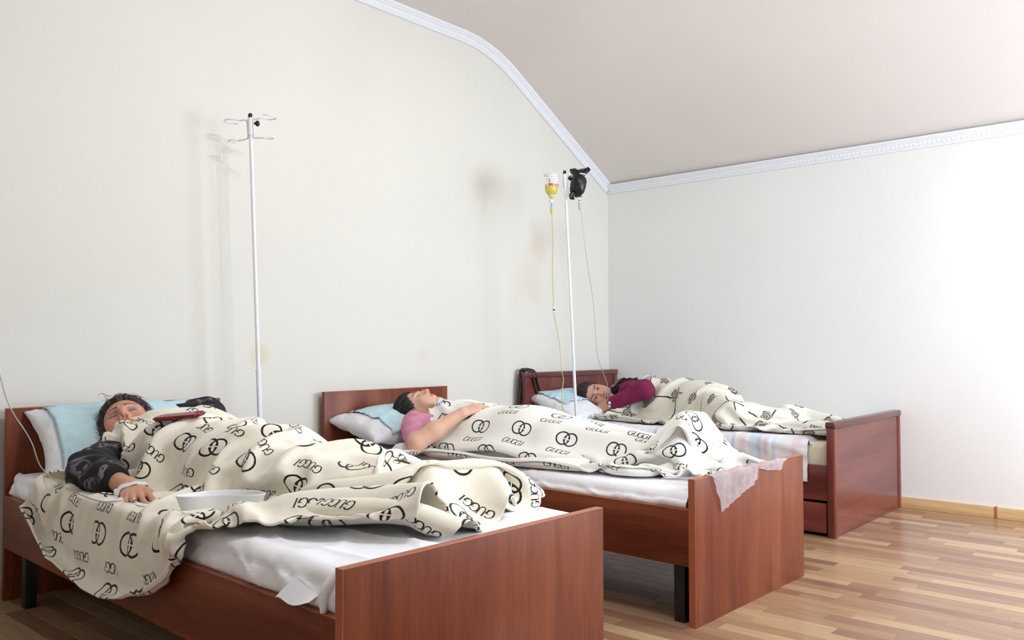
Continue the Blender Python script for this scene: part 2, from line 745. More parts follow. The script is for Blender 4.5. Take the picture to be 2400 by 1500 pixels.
def sheer_mat(name, col, alpha, rough=0.8):
    m, nt, b = new_mat(name)
    b.inputs['Base Color'].default_value = col
    b.inputs['Roughness'].default_value = rough
    tc = node(nt, 'ShaderNodeTexCoord')
    nz = node(nt, 'ShaderNodeTexNoise')
    nz.inputs['Scale'].default_value = 30
    nz.inputs['Detail'].default_value = 5
    nt.links.new(tc.outputs['Object'], nz.inputs['Vector'])
    mr = node(nt, 'ShaderNodeMapRange')
    mr.inputs['To Min'].default_value = alpha - .15
    mr.inputs['To Max'].default_value = min(1, alpha + .15)
    nt.links.new(nz.outputs['Fac'], mr.inputs['Value'])
    nt.links.new(mr.outputs[0], b.inputs['Alpha'])
    return m


M = {}
M['wall'] = wall_mat('wall_paint', srgb(230, 227, 219), stains_and_shadow=[((2.87, 0, 1.56), .16, srgb(214, 190, 166), .35), ((0.85, 0, .86), .07, srgb(214, 206, 168), .6), ((1.86, 0, .86), .06, srgb(222, 208, 184), .4), ((2.80, 0, 1.30), .22, srgb(220, 206, 190), .35)])  # first and last blotch paint the bag's and tubes' shadows into the wall
M['wall_side'] = wall_mat('side_wall_paint', srgb(240, 239, 237))
M['ceiling'] = wall_mat('ceiling_paint', srgb(231, 224, 220))
M['plaster'] = plain('moulding_plaster', srgb(238, 239, 244), .6, bump=.05, scale=90)
M['floor'] = floor_mat('laminate_strip')
M['basewood'] = wood('baseboard_oak', srgb(214, 180, 134), srgb(190, 148, 100), srgb(228, 200, 158), 'Y', .4)
CH = (srgb(117, 57, 35), srgb(95, 43, 27), srgb(139, 75, 46))
M['cherry_v'] = wood('cherry_laminate_upright', *CH, 'Z')
M['cherry_h'] = wood('cherry_laminate_lengthwise', *CH, 'Y')
M['edge'] = plain('cherry_edge_band', srgb(172, 98, 66), .35, noise_amt=.06, scale=30)
MH = (srgb(106, 48, 42), srgb(80, 34, 31), srgb(126, 62, 52))
M['mahog_x'] = wood('mahogany_crosswise', *MH, 'X', .24, spec=.7)
M['mahog_y'] = wood('mahogany_lengthwise', *MH, 'Y', .24, spec=.6)
M['mahog_z'] = wood('mahogany_upright', *MH, 'Z', .24, spec=.6)
M['black_metal'] = plain('black_enamel', srgb(24, 27, 32), .45)
M['dark'] = plain('dark_board', srgb(70, 50, 38), .8, noise_amt=.1)
M['sheet'] = plain('white_cotton', srgb(246, 246, 250), .9, bump=.12, scale=60, bdist=.002, noise_amt=.02)
M['mattress'] = plain('cream_ticking', srgb(232, 222, 200), .9, bump=.3, scale=25, bdist=.006, noise_amt=.04)
M['pillow'] = plain('white_pillow_cotton', srgb(232, 232, 236), .9, bump=.15, scale=45, bdist=.002)
M['blue_pad'] = plain('pale_blue_nonwoven', srgb(196, 226, 236), .85, bump=.25, scale=35, bdist=.003, noise_amt=.03)
M['print_a'] = fleece_print('cream_fleece_print', srgb(243, 236, 219), srgb(26, 20, 24), True)
M['print_b'] = fleece_print('white_fleece_print', srgb(245, 242, 235), srgb(28, 22, 30), False)
M['floral'] = floral_fleece('floral_fleece')
M['stripe'] = striped_sheet('pastel_striped_cotton')
M['skin'] = skin_mat('skin')
M['camo'] = camo_mat('dark_camouflage_jersey')
M['black_rib'] = plain('black_ribbed_knit', srgb(14, 13, 15), .9, bump=.3, scale=150)
M['pink'] = plain('pink_jersey', srgb(214, 140, 168), .9, noise_amt=.05, bump=.15, scale=60)
M['maroon'] = plain('maroon_knit', srgb(122, 22, 70), .9, noise_amt=.12, bump=.2, scale=60)
M['grey_knit'] = plain('grey_knit', srgb(112, 114, 118), .95, noise_amt=.12, bump=.3, scale=80)
M['black_fur'] = plain('black_fluffy_collar', srgb(20, 19, 21), .95, bump=.6, scale=120, bdist=.006)
M['hair_dark'] = plain('dark_brown_hair', srgb(46, 28, 26), .6, noise_amt=.4, scale=120)
M['hair_black'] = plain('black_hair', srgb(22, 18, 20), .55, noise_amt=.3, scale=120)
M['white_enamel'] = plain('white_enamel', srgb(236, 238, 242), .3, coat=.2)
M['black_plastic'] = plain('black_plastic', srgb(16, 15, 17), .45)
M['bag'] = plain('black_polythene', srgb(14, 14, 16), .3, bump=.4, scale=30, bdist=.004)
M['leather'] = plain('black_leather', srgb(22, 19, 19), .4, bump=.3, scale=140, bdist=.001)
M['white_plastic'] = plain('white_plastic', srgb(238, 238, 240), .3)
M['red_phone'] = plain('dark_red_plastic', srgb(132, 26, 36), .35)
M['phone_black'] = plain('black_glass', srgb(14, 14, 18), .12)
M['glass'] = glass_mat('bottle_glass')
M['liquid'] = plain('yellow_liquid', srgb(214, 200, 24), .2)
M['label'] = plain('label_paper', srgb(234, 236, 242), .7)
M['orange'] = plain('orange_print', srgb(226, 96, 58), .6)
M['ink'] = plain('label_ink', srgb(60, 62, 74), .6)
M['clear'] = plain('clear_tubing', srgb(226, 226, 222), .2)
M['clear'].node_tree.nodes['Principled BSDF'].inputs['Transmission Weight'].default_value = .55
M['yellow_tube'] = plain('yellow_tinted_tubing', srgb(222, 214, 120), .2)
M['yellow_tube'].node_tree.nodes['Principled BSDF'].inputs['Transmission Weight'].default_value = .3
M['blue_plastic'] = plain('blue_plastic', srgb(44, 96, 196), .35)
M['bandage'] = plain('white_tape', srgb(238, 236, 234), .8, bump=.3, scale=60)
M['silver'] = plain('silver', srgb(214, 214, 218), .2, metal=1)
M['sheer'] = sheer_mat('sheer_nonwoven', srgb(232, 226, 230), .34)
M['mask_blue'] = plain('pale_blue_mask', srgb(196, 220, 232), .8, bump=.2, scale=60)
M['eye_white'] = plain('eye_white', srgb(226, 220, 216), .2)
M['iris'] = plain('dark_iris', srgb(44, 30, 26), .15)
M['window_frame'] = plain('white_window_frame', srgb(240, 240, 240), .4)
M['striped_shirt'] = plain('grey_shirt', srgb(150, 156, 166), .9, noise_amt=.25, scale=50)
bm_, bnt, bb_ = new_mat('lit_bulb')
bb_.inputs['Emission Color'].default_value = (1, .97, .92, 1)
bb_.inputs['Emission Strength'].default_value = 6.0
M['bulb'] = bm_

# ------------------------------------------------------------------ numpy noise


def _hash(ix, iy, seed):
    h = (ix.astype(np.int64) * 374761393 + iy.astype(np.int64) * 668265263 + seed * 1442695041) & 0xffffffff
    h = ((h ^ (h >> 13)) * 1274126177) & 0xffffffff
    return ((h ^ (h >> 16)) & 0xffff) / 65535.0


def vnoise(x, y, seed=0):
    x = np.asarray(x, float)
    y = np.asarray(y, float)
    ix, iy = np.floor(x), np.floor(y)
    fx, fy = x - ix, y - iy
    fx = fx * fx * fx * (fx * (fx * 6 - 15) + 10)
    fy = fy * fy * fy * (fy * (fy * 6 - 15) + 10)
    ix, iy = ix.astype(np.int64), iy.astype(np.int64)
    a, b = _hash(ix, iy, seed), _hash(ix + 1, iy, seed)
    c, d = _hash(ix, iy + 1, seed), _hash(ix + 1, iy + 1, seed)
    return (a + (b - a) * fx) * (1 - fy) + (c + (d - c) * fx) * fy


def fbm(x, y, seed=0, o=3):
    s, a, t = 0, 1.0, 0
    for k in range(o):
        s = s + a * vnoise(x * 2 ** k, y * 2 ** k, seed + k * 17)
        t += a
        a *= .5
    return s / t


def ridge(x, y, seed=0):
    return 1 - np.abs(2 * vnoise(x, y, seed) - 1)


def grid_faces(n, m):
    i = np.arange(n - 1)[:, None] * m + np.arange(m - 1)[None, :]
    return np.stack([i, i + 1, i + m + 1, i + m], -1).reshape(-1, 4)


# ------------------------------------------------------------------ room shell
CEIL = 2.745
SLOPE_END = 2.050


def ceiling_profile():
    """(x,z) polyline of the ceiling's underside, flat then bent into the roof slope"""
    cx = RIGHT_X - (CEIL - SLOPE_END) / 0.555
    pts = [(LEFT_X, CEIL), (-1.0, CEIL), (0.6, CEIL), (cx - 0.24, CEIL)]
    d = 0.24
    b = (cx + d, CEIL - 0.555 * d)
    for t in np.linspace(0, 1, 10)[1:]:
        p = (1 - t) ** 2 * np.array((cx - d, CEIL)) + 2 * t * (1 - t) * np.array((cx, CEIL)) + t * t * np.array(b)
        pts.append(tuple(p))
    pts.append((RIGHT_X, SLOPE_END))
    return pts


CP = ceiling_profile()


def build_room():
    # headboard wall
    bm = bmesh.new()
    ring = [(LEFT_X, -0.02), (RIGHT_X, -0.02)] + [(x, z) for x, z in reversed(CP)]
    f = [bm.verts.new((x, 0.0, z)) for x, z in ring]
    g = [bm.verts.new((x, 0.12, z)) for x, z in ring]
    bm.faces.new(f)
    bm.faces.new(list(reversed(g)))
    n = len(f)
    for i in range(n):
        bm.faces.new((f[i], g[i], g[(i + 1) % n], f[(i + 1) % n]))
    bmesh.ops.recalc_face_normals(bm, faces=bm.faces[:])
    wb = link('wall_back', bm_mesh('wall_back', bm), M['wall'])
    tag(wb, 'cream painted headboard wall with faint staining and painted-in shadow', 'wall', kind='structure')
    wr = box('wall_right', (RIGHT_X, BACK_Y, -.02), (RIGHT_X + .12, .12, SLOPE_END + .02), M['wall_side'])
    tag(wr, 'low pale wall under the sloping ceiling, bright with daylight', 'wall', kind='structure')
    wl = box('wall_left', (LEFT_X - .12, BACK_Y, -.02), (LEFT_X, .12, CEIL + .02), M['wall_side'])
    tag(wl, 'cream wall on the far left, out of frame', 'wall', kind='structure')
    # wall with windows behind the camera
    bm = bmesh.new()
    xs = [LEFT_X - .12]
    for cx, w, z0, z1 in sorted(WINDOWS):
        xs += [cx - w / 2, cx + w / 2]
    xs.append(RIGHT_X + .12)
    for i in range(0, len(xs), 2):
        box_bm(bm, (xs[i], BACK_Y - .2, -.02), (xs[i + 1], BACK_Y, 2.8))
    for cx, w, z0, z1 in WINDOWS:
        box_bm(bm, (cx - w / 2, BACK_Y - .2, -.02), (cx + w / 2, BACK_Y, z0))
        box_bm(bm, (cx - w / 2, BACK_Y - .2, z1), (cx + w / 2, BACK_Y, 2.8))
    bmesh.ops.recalc_face_normals(bm, faces=bm.faces[:])
    wf = link('wall_front', bm_mesh('wall_front', bm), M['wall_side'])
    tag(wf, 'cream wall with the windows, behind the viewer', 'wall', kind='structure')
    for i, (cx, w, z0, z1) in enumerate(WINDOWS):
        bm = bmesh.new()
        y0, y1 = BACK_Y - .17, BACK_Y - .11
        t = .06
        box_bm(bm, (cx - w / 2, y0, z0), (cx - w / 2 + t, y1, z1))
        box_bm(bm, (cx + w / 2 - t, y0, z0), (cx + w / 2, y1, z1))
        box_bm(bm, (cx - w / 2, y0, z0), (cx + w / 2, y1, z0 + t))
        box_bm(bm, (cx - w / 2, y0, z1 - t), (cx + w / 2, y1, z1))
        box_bm(bm, (cx - .03, y0, z0), (cx + .03, y1, z1))
        bmesh.ops.recalc_face_normals(bm, faces=bm.faces[:])
        wo = link('window_%d' % (i + 1), bm_mesh('window', bm), M['window_frame'])
        tag(wo, 'white framed window behind the viewer', 'window', kind='structure')
        box('window_sill', (cx - w / 2 - .04, BACK_Y - .1, z0 - .03), (cx + w / 2 + .04, BACK_Y + .12, z0), M['window_frame'], wo, .005)
    # ceiling
    bm = bmesh.new()
    a = [bm.verts.new((x, .12, z)) for x, z in CP]
    b = [bm.verts.new((x, BACK_Y - .2, z)) for x, z in CP]
    for i in range(len(a) - 1):
        bm.faces.new((a[i], a[i + 1], b[i + 1], b[i]))
    r = bmesh.ops.extrude_face_region(bm, geom=bm.faces[:])
    for v in [x for x in r['geom'] if isinstance(x, bmesh.types.BMVert)]:
        v.co.z += .1
    bmesh.ops.recalc_face_normals(bm, faces=bm.faces[:])
    c = link('ceiling', bm_mesh('ceiling', bm, smooth=True, angle=.5), M['ceiling'])
    tag(c, 'pale attic ceiling, flat then sloping down to the right', 'ceiling', kind='structure')
    # crown mouldings
    prof = [(0, 0), (.010, 0), (.011, .006), (.015, .009), (.015, .013), (.012, .016), (.016, .034), (.026, .038), (.028, .043), (.036, .047), (.040, .052), (.040, .060), (0, .060)]

    def sweep(path, nrm, out, name, label):
        V, F = [], []
        k = len(prof)
        for p, nn in zip(path, nrm):
            for d, t in prof:
                V.append(np.array(p) + np.array(out) * d + np.array(nn) * (t - .060))
        for i in range(len(path) - 1):
            for j in range(k - 1):
                F.append((i * k + j, i * k + j + 1, (i + 1) * k + j + 1, (i + 1) * k + j))
        o = link(name, vf_mesh(name, V, F, False), M['plaster'])
        tag(o, label, 'moulding', kind='structure')
        return o

    P = np.array([(x, -.001, z) for x, z in CP])
    T = np.gradient(P, axis=0)
    Nn = np.stack([-T[:, 2], 0 * T[:, 0], T[:, 0]], 1)
    Nn /= np.linalg.norm(Nn, axis=1, keepdims=True)
    Nn[-1] = Nn[-2]
    Nn[0] = (0, 0, 1)
    t1 = sweep(P, Nn, (0, -1, 0), 'trim_1', 'white moulding along the headboard wall, bending down the slope')
    path = [(RIGHT_X - .001, y, SLOPE_END) for y in (.0, -1, -2, -3, -4, BACK_Y)]
    t2 = sweep(path, [(0, 0, 1)] * 6, (-1, 0, 0), 'trim_2', 'straight white moulding on top of the low right wall')

    def beads(path, nrm, out, parent, step=.024):
        V, F = [], []
        path = np.asarray(path, float)
        nrm = np.asarray(nrm, float)
        acc = 0.0
        out = np.array(out, float)
        for i in range(len(path) - 1):
            d = path[i + 1] - path[i]
            l = np.linalg.norm(d)
            d = d / l
            while acc < l:
                c = path[i] + d * acc
                nn = nrm[i]
                c = c + out * .014 + nn * (-.060 + .025)
                b0 = len(V)
                for q in range(6):
                    a_ = q * math.pi / 3
                    V.append(c + d * .0095 * math.cos(a_) + nn * .0075 * math.sin(a_))
                V.append(c + out * .0042)
                for q in range(6):
                    F.append((b0 + q, b0 + (q + 1) % 6, b0 + 6))
                acc += step
            acc -= l
        o = link('bead_row', vf_mesh('bead_row', V, F, True), M['plaster'], parent)
        o['kind'] = 'stuff'

    sel = [i for i in range(len(P)) if P[i][0] > .5]
    beads(P[sel], Nn[sel], (0, -1, 0), t1)
    beads(path[:5], [(0, 0, 1)] * 5, (-1, 0, 0), t2)
    # baseboards
    bb = box('baseboard_right', (RIGHT_X - .014, BACK_Y, 0), (RIGHT_X, 0, .062), M['basewood'], None, .003)
    tag(bb, 'pale oak skirting along the low right wall', 'baseboard', kind='structure')
    box('joint_clip', (RIGHT_X - .017, -2.432, 0), (RIGHT_X - .0005, -2.420, .064), M['edge'], bb, .002)
    b2 = box('baseboard_back', (LEFT_X, -.014, 0), (RIGHT_X - .015, 0, .062), M['basewood'], None, .003)
    tag(b2, 'pale oak skirting along the headboard wall', 'baseboard', kind='structure')


# beds: origin x, origin y, rotation, width, length
BED = {1: (-.2212, -.0555, -.0275, .8327, 2.04), 2: (1.1624, -.0373, -.0195, .8327, 2.04), 3: (2.6518, -.0376, .0022, 1.004, 1.9262)}


def bed_mw(k):
    x, y, a, w, l = BED[k]
    return Matrix.Translation((x, y, 0)) @ Matrix.Rotation(a, 4, 'Z')


def project(p):
    rt, up, f = cam_axes()
    d = Vector(p) - CAM_POS
    z = d.dot(f)
    if z < .1:
        return None
    return 1200 + F_PX * d.dot(rt) / z, 750 - F_PX * d.dot(up) / z


def build_floor():
    base = box('floor', (LEFT_X - .1, BACK_Y - .1, -.06), (RIGHT_X + .1, .1, -.003), M['floor'])
    tag(base, 'warm brown strip laminate floor', 'floor', kind='structure')
    w = .0625
    lens = (.36, .42, .48, .54)
    protos = {}
    for L in lens:
        bm = bmesh.new()
        box_bm(bm, (0, 0, -.004), (w - .0006, L - .0006, 0))
        bmesh.ops.recalc_face_normals(bm, faces=bm.faces[:])
        top = [e for e in bm.edges if all(abs(v.co.z) < 1e-6 for v in e.verts)]
        bmesh.ops.bevel(bm, geom=top, offset=.0005, segments=1, affect='EDGES')
        me = bm_mesh('strip', bm)
        me.materials.append(M['floor'])
        protos[L] = me
    rest_V, rest_F, rest_t = [], [], []
    single = []
    rr = random.Random(5)
    x = LEFT_X
    while x < RIGHT_X - .01:
        y = BACK_Y + rr.uniform(-.5, 0)
        while y < 0:
            L = rr.choice(lens)
            c = (x + w / 2, y + L / 2, 0)
            q = project(c)
            vis = False
            if q and -150 < q[0] < 2550 and 1150 < q[1] < 1600:
                for kk in (1, 2, 3):
                    bx, by, ba, bw, bl = BED[kk]
                vis = c[1] < -1.95 and c[0] > 1.0 or c[0] < .55 or (c[0] > .75 and c[1] < -1.3)
                if c[0] > 2.65 and c[1] > -1.85:
                    vis = False
            if vis:
                single.append((x, y, L, abs(q[0] - 1900) + abs(q[1] - 1400)))
            else:
                b0 = len(rest_V)
                y1 = min(y + L - .0006, 0.05)
                rest_V += [(x, y, 0), (x + w - .0006, y, 0), (x + w - .0006, y1, 0), (x, y1, 0)]
                rest_F.append((b0, b0 + 1, b0 + 2, b0 + 3))
                rest_t += [rr.random()] * 4
            y += L
        x += w
    single.sort(key=lambda s: s[3])
    for k, (x, y, L, _) in enumerate(single):
        if k < 290:
            o = link('strip', protos[L], None, base)
            o.location = (x, y, 0)
        else:
            b0 = len(rest_V)
            rest_V += [(x, y, 0), (x + w - .0006, y, 0), (x + w - .0006, y + L - .0006, 0), (x, y + L - .0006, 0)]
            rest_F.append((b0, b0 + 1, b0 + 2, b0 + 3))
            rest_t += [rr.random()] * 4
    me = np_mesh('strip_field', np.array(rest_V), np.array(rest_F), smooth=False)
    a = me.attributes.new('tone', 'FLOAT', 'POINT')
    a.data.foreach_set('value', np.array(rest_t, np.float32))
    o = link('strip_field', me, M['floor'], base)
    o['kind'] = 'stuff'
    return len(single)


# ------------------------------------------------------------------ beds
ZM = {1: .452, 2: .425, 3: .448}


def cherry_bed(k, label):
    x, y, a, W, L = BED[k]
    root = empty('bed', bed_mw(k))
    tag(root, label, 'bed', 'single beds in a row')
    Hh, Hf, rt, rb = .680, .4714, .371, .1893
    hb = box('headboard', (.004, -.022, 0), (W - .014, 0, Hh), M['cherry_v'], root, .0015)
    box('edge_band', (.004, -.0225, Hh - .0005), (W - .014, .0005, Hh + .0015), M['edge'], hb)
    fb = box('footboard', (0, -L, 0), (W, -L + .024, Hf - .002), M['cherry_v'], root, .0015)
    box('edge_band', (0, -L, Hf - .002), (W, -L + .024, Hf), M['edge'], fb, .0008)
    box('edge_band', (-.0015, -L, 0), (0, -L + .024, Hf), M['edge'], fb)
    for s in (0, 1):
        u0 = .001 if s == 0 else W - .021
        r = box('side_rail', (u0, -L + .024, rb), (u0 + .020, -.022, rt), M['cherry_h'], root, .001)
        box('edge_band', (u0, -L + .024, rt - .0005), (u0 + .020, -.022, rt + .001), M['edge'], r)
        for v in (.16, L - .075):
            u1 = .024 if s == 0 else W - .062
            box('leg', (u1, -v - .02, 0), (u1 + .038, -v + .02, .30), M['black_metal'], root, .002)
    box('base_panel', (.022, -L + .026, .28), (W - .022, -.024, .30), M['dark'], root)
    return root


def mahogany_bed():
    x, y, a, W, L = BED[3]
    root = empty('bed', bed_mw(3))
    tag(root, 'reddish brown bed with framed boards and drawers below, farthest of the three', 'bed', 'single beds in a row')
    # footboard: posts, panel, capping rail
    Hf, Hh = .5405, .738

    def post(name, u0, v0, v1, z1, parent, w=.034):
        bm = bmesh.new()
        box_bm(bm, (u0, -v1, 0), (u0 + w, -v0, z1))
        bmesh.ops.recalc_face_normals(bm, faces=bm.faces[:])
        ed = [e for e in bm.edges if abs(e.verts[0].co.z - e.verts[1].co.z) > .1]
        bmesh.ops.bevel(bm, geom=ed, offset=.011, segments=4, profile=.5, affect='EDGES')
        return link(name, bm_mesh(name, bm, True, .7), M['mahog_z'], parent)

    fb = box('footboard', (.03, -L + .008, .0), (W - .03, -L + .03, Hf - .03), M['mahog_x'], root)
    post('post', -.004, L - .042, L, Hf - .004, fb)
    post('post', W - .030, L - .042, L, Hf - .004, fb)
    box('top_rail', (-.006, -L - .003, Hf - .032), (W + .006, -L + .045, Hf), M['mahog_x'], fb, .007, 3)
    hb = box('headboard', (.03, -.03, 0), (W - .03, -.012, Hh - .03), M['mahog_z'], root)
    post('post', -.004, 0, .042, Hh - .004, hb)
    post('post', W - .030, 0, .042, Hh - .004, hb)
    box('top_rail', (-.006, -.045, Hh - .034), (W + .006, .003, Hh), M['mahog_x'], hb, .007, 3)
    for s in (0, 1):
        u0 = .004 if s == 0 else W - .024
        box('side_rail', (u0, -L + .042, .170), (u0 + .02, -.042, .335), M['mahog_y'], root, .002)
    for i in range(2):
        v0 = .06 + i * .92
        d = box('drawer', (.002, -v0 - .90, .018), (.020, -v0, .157), M['mahog_y'], root, .002)
        box('drawer_box', (.02, -v0 - .88, .03), (.5, -v0 - .02, .145), M['dark'], d)
    box('base_panel', (.024, -L + .044, .27), (W - .024, -.044, .29), M['dark'], root)
    return root


def sheet_surface(k, W, L, zm, seed, u_in=.027, v0=.045, v1=None, zlow=.36, amp=.004, mat='sheet', nside=12, ntop=110, nv=200, side_out=.0, z_of=None):
    """a fitted sheet over the mattress: left side, top, right side, with pulled wrinkles"""
    v1 = v1 or L - .04
    r = .035
    prof = []
    for t in np.linspace(0, 1, nside):
        prof.append((u_in - side_out * math.sin(t * math.pi), zlow + (zm - r - zlow) * t))
    for t in np.linspace(0, math.pi / 2, 7)[1:]:
        prof.append((u_in + r - r * math.cos(t), zm - r + r * math.sin(t)))
    for t in np.linspace(0, 1, ntop)[1:-1]:
        prof.append((u_in + r + (W - 2 * u_in - 2 * r) * t, zm))
    for t in np.linspace(math.pi / 2, 0, 7):
        prof.append((W - u_in - r + r * math.cos(t), zm - r + r * math.sin(t)))
    for t in np.linspace(1, 0, nside)[1:]:
        prof.append((W - u_in, zlow + (zm - r - zlow) * t))
    prof = np.array(prof)
    v = np.linspace(v0, v1, nv)
    U = prof[:, 0][:, None] + 0 * v[None, :]
    Z = prof[:, 1][:, None] + 0 * v[None, :]
    V = 0 * U + v[None, :]
    arc = np.concatenate([[0], np.cumsum(np.linalg.norm(np.diff(prof, axis=0), axis=1))])
    Aq = arc[:, None] + 0 * V
    # pulled wrinkles
    w1 = ridge(V * 3.0 + Aq * 4.0, Aq * 7.0 - V * 1.5, seed) ** 5
    w2 = ridge(V * 5.0 - Aq * 3.0, Aq * 5.0 + V * 3.0, seed + 5) ** 6
    w3 = fbm(V * 4, Aq * 4, seed + 9)
    h = amp * (1.5 * w1 + 1.2 * w2) + amp * 2.2 * (w3 - .5)
    tn = np.gradient(prof, axis=0)
    nu, nz_ = -tn[:, 1], tn[:, 0]
    l = np.hypot(nu, nz_)
    nu, nz_ = nu / l, nz_ / l
    side = (np.abs(nu) > .5)[:, None]
    # diagonal drag folds on the sides
    fold = ridge(V * 9 + Z * 26, Z * 7 + V * 2, seed + 21) ** 3 + .5 * ridge(V * 16 - Z * 18, Z * 11 + V * 3, seed + 25) ** 3
    h = np.where(side, h + amp * 2.0 * fold * np.clip((zm - Z) / .04, 0, 1), h)
    edge = np.clip(np.minimum(V - v0, v1 - V) / .05, 0, 1)
    h = h * np.where(side, np.clip((Z - .372) / .012, 0, 1) if mat == 'sheet' else 1.0, 1.0)
    U = U + nu[:, None] * h
    Z = Z + nz_[:, None] * h - .03 * (1 - edge) ** 2 * (1 - side)
    if z_of is not None:
        Z = Z + z_of(U, V) * (1 - side)
    P = np.stack([U, -V, Z], -1).reshape(-1, 3)
    uv = np.stack([Aq, V], -1).reshape(-1, 2)
    n, m_ = U.shape
    me = np_mesh('bed_sheet', P, grid_faces(n, m_), uv=uv)
    return link('bed_sheet', me, M[mat], None, bed_mw(k))


def build_mattress(k, zm, label, mat='mattress', zlow=.30):
    x, y, a, W, L = BED[k]
    o = box('mattress', (.034, -L + .05, zlow), (W - .034, -.035, zm - .012), M[mat], None, .03, 4, bed_mw(k))
    tag(o, label, 'mattress')
    return o


# ------------------------------------------------------------------ pillows


def pillow_verts(w, h, t, n=56, m=40, x0=-1, x1=1, y0=-1, y1=1, top_only=False, off=0.0, seed=0):
    xs = np.linspace(x0, x1, n)
    ys = np.linspace(y0, y1, m)
    X, Y = np.meshgrid(xs, ys, indexing='ij')
    ax, ay = np.abs(X), np.abs(Y)
    prof = np.maximum((1 - ax ** 2.6) * (1 - ay ** 2.6), 0) ** .5
    pinch = 1 - .10 * (1 - ax ** 2) * ay ** 4 - 0 * X
    pinch2 = 1 - .10 * (1 - ay ** 2) * ax ** 4
    wr = (fbm(X * 3 + 5, Y * 3, seed, 3) - .5) * .02 + .012 * (ridge(X * 5, Y * 5 + X * 3, seed + 3) ** 4 - .3) * (1 - prof * .6)
    px = X * w / 2 * pinch2
    py = Y * h / 2 * pinch
    zt = t / 2 * prof + wr * np.clip(prof * 3, 0, 1) + off
    return px, py, zt, prof


def build_pillow(k, mw_local, w, h, t, heads, label, seed, sag=None):
    px, py, zt, prof = pillow_verts(w, h, t, seed=seed)
    _, _, zb, _ = pillow_verts(w, h, t * .8, seed=seed + 40)
    top = np.stack([px, py, zt], -1).reshape(-1, 3)
    bot = np.stack([px, py, -zb], -1).reshape(-1, 3)
    n, m = px.shape
    F = grid_faces(n, m)
    Vv = np.vstack([top, bot])
    F2 = (F + n * m)[:, ::-1]
    Fa = np.vstack([F, F2])
    Vw = xform(Vv, mw_local)
    Vw = push_down(Vw, heads)
    Vw[:, 2] = np.maximum(Vw[:, 2], ZM[k] + .004)
    me = np_mesh('pillow', Vw, Fa)
    bm = bmesh.new()
    bm.from_mesh(me)
    bmesh.ops.remove_doubles(bm, verts=bm.verts[:], dist=.0008)
    bmesh.ops.recalc_face_normals(bm, faces=bm.faces[:])
    bm.to_mesh(me)
    bm.free()
    me.polygons.foreach_set('use_smooth', np.ones(len(me.polygons), bool))
    o = link('pillow', me, M['pillow'], None, bed_mw(k))
    tag(o, label, 'pillow', 'pillows on the beds')
    return o


def xform(V, mw):
    A = np.array(mw)
    return V @ A[:3, :3].T + A[:3, 3]


def push_down(V, heads, margin=0.004):
    """a head sinks into the pillow: everything inside its ball goes down to the ball's underside"""
    V = V.copy()
    for c, r in heads:
        d2 = (V[:, 0] - c[0]) ** 2 + (V[:, 1] - c[1]) ** 2
        R = r + margin
        lo = c[2] - np.sqrt(np.maximum(R * R - d2, 0))
        m = (d2 < R * R) & (V[:, 2] > lo)
        V[m, 2] = lo[m]
    return V


def push_out(V, heads, margin=0.004):
    V = V.copy()
    for c, r in heads:
        d = V - np.array(c)
        l = np.linalg.norm(d, axis=1)
        m = l < r + margin
        V[m] = np.array(c) + d[m] / np.maximum(l[m], 1e-6)[:, None] * (r + margin)
    return V


def build_pad(k, mw_local, w, h, t, heads, rng, label, seed, over=.0):
    """pale blue disposable cover lying over the top of a pillow"""
    x0, x1, y0, y1 = rng
    px, py, zt, prof = pillow_verts(w * 1.0, h * 1.0, t, x0=x0, x1=x1, y0=y0, y1=y1, off=.006, seed=seed)
    X, Y = np.meshgrid(np.linspace(x0, x1, px.shape[0]), np.linspace(y0, y1, px.shape[1]), indexing='ij')
    zt = zt + .004 * ridge(X * 6 + Y * 2, Y * 4, seed + 8) ** 3
    Vw = xform(np.stack([px, py, zt], -1).reshape(-1, 3), mw_local)
    Vw = push_down(Vw, heads, .002)
    me = np_mesh('pillow_cover', Vw, grid_faces(*px.shape))
    o = link('pillow_cover', me, M['blue_pad'], None, bed_mw(k))
    tag(o, label, 'pillow cover', 'disposable covers on the pillows')
    sm = o.modifiers.new('thick', 'SOLIDIFY')
    sm.thickness = .002
    return o

# ------------------------------------------------------------------ implicit bodies
def v3(*a): return np.array(a, np.float32)


def smin(a, b, k):
    h = np.maximum(k - np.abs(a - b), 0) / k
    return np.minimum(a, b) - h * h * k * .25


def smax(a, b, k): return -smin(-a, -b, k)


def cone(p, a, b, ra, rb):
    a, b = np.asarray(a, np.float32), np.asarray(b, np.float32)
    ab = b - a
    t = np.clip(((p - a) @ ab) / max(float(ab @ ab), 1e-9), 0, 1)
    q = p - a - t[:, None] * ab
    return np.sqrt((q * q).sum(1)) - (ra + (rb - ra) * t)


def ell(p, c, r, R=None):
    q = p - np.asarray(c, np.float32)
    if R is not None:
        q = q @ np.asarray(R, np.float32)       # columns of R are the axes
    r = np.asarray(r, np.float32)
    k0 = np.sqrt(((q / r) ** 2).sum(1))
    k1 = np.sqrt(((q / (r * r)) ** 2).sum(1))
    return k0 * (k0 - 1) / np.maximum(k1, 1e-6)


def chain(p, pts, rs, k=.01):
    d = None
    for i in range(len(pts) - 1):
        c = cone(p, pts[i], pts[i + 1], rs[i], rs[i + 1])
        d = c if d is None else smin(d, c, k)
    return d


def axis_steps(lo, hi, fine, hf, hc):
    x = lo
    out = [lo]
    while x < hi:
        h = hf if any(a <= x < b for a, b in fine) else hc
        nx = x + h
        if h == hc:
            for a, b in fine:
                if x < a < nx:
                    nx = a
        out.append(nx)
        x = nx
    return np.array(out, np.float32)


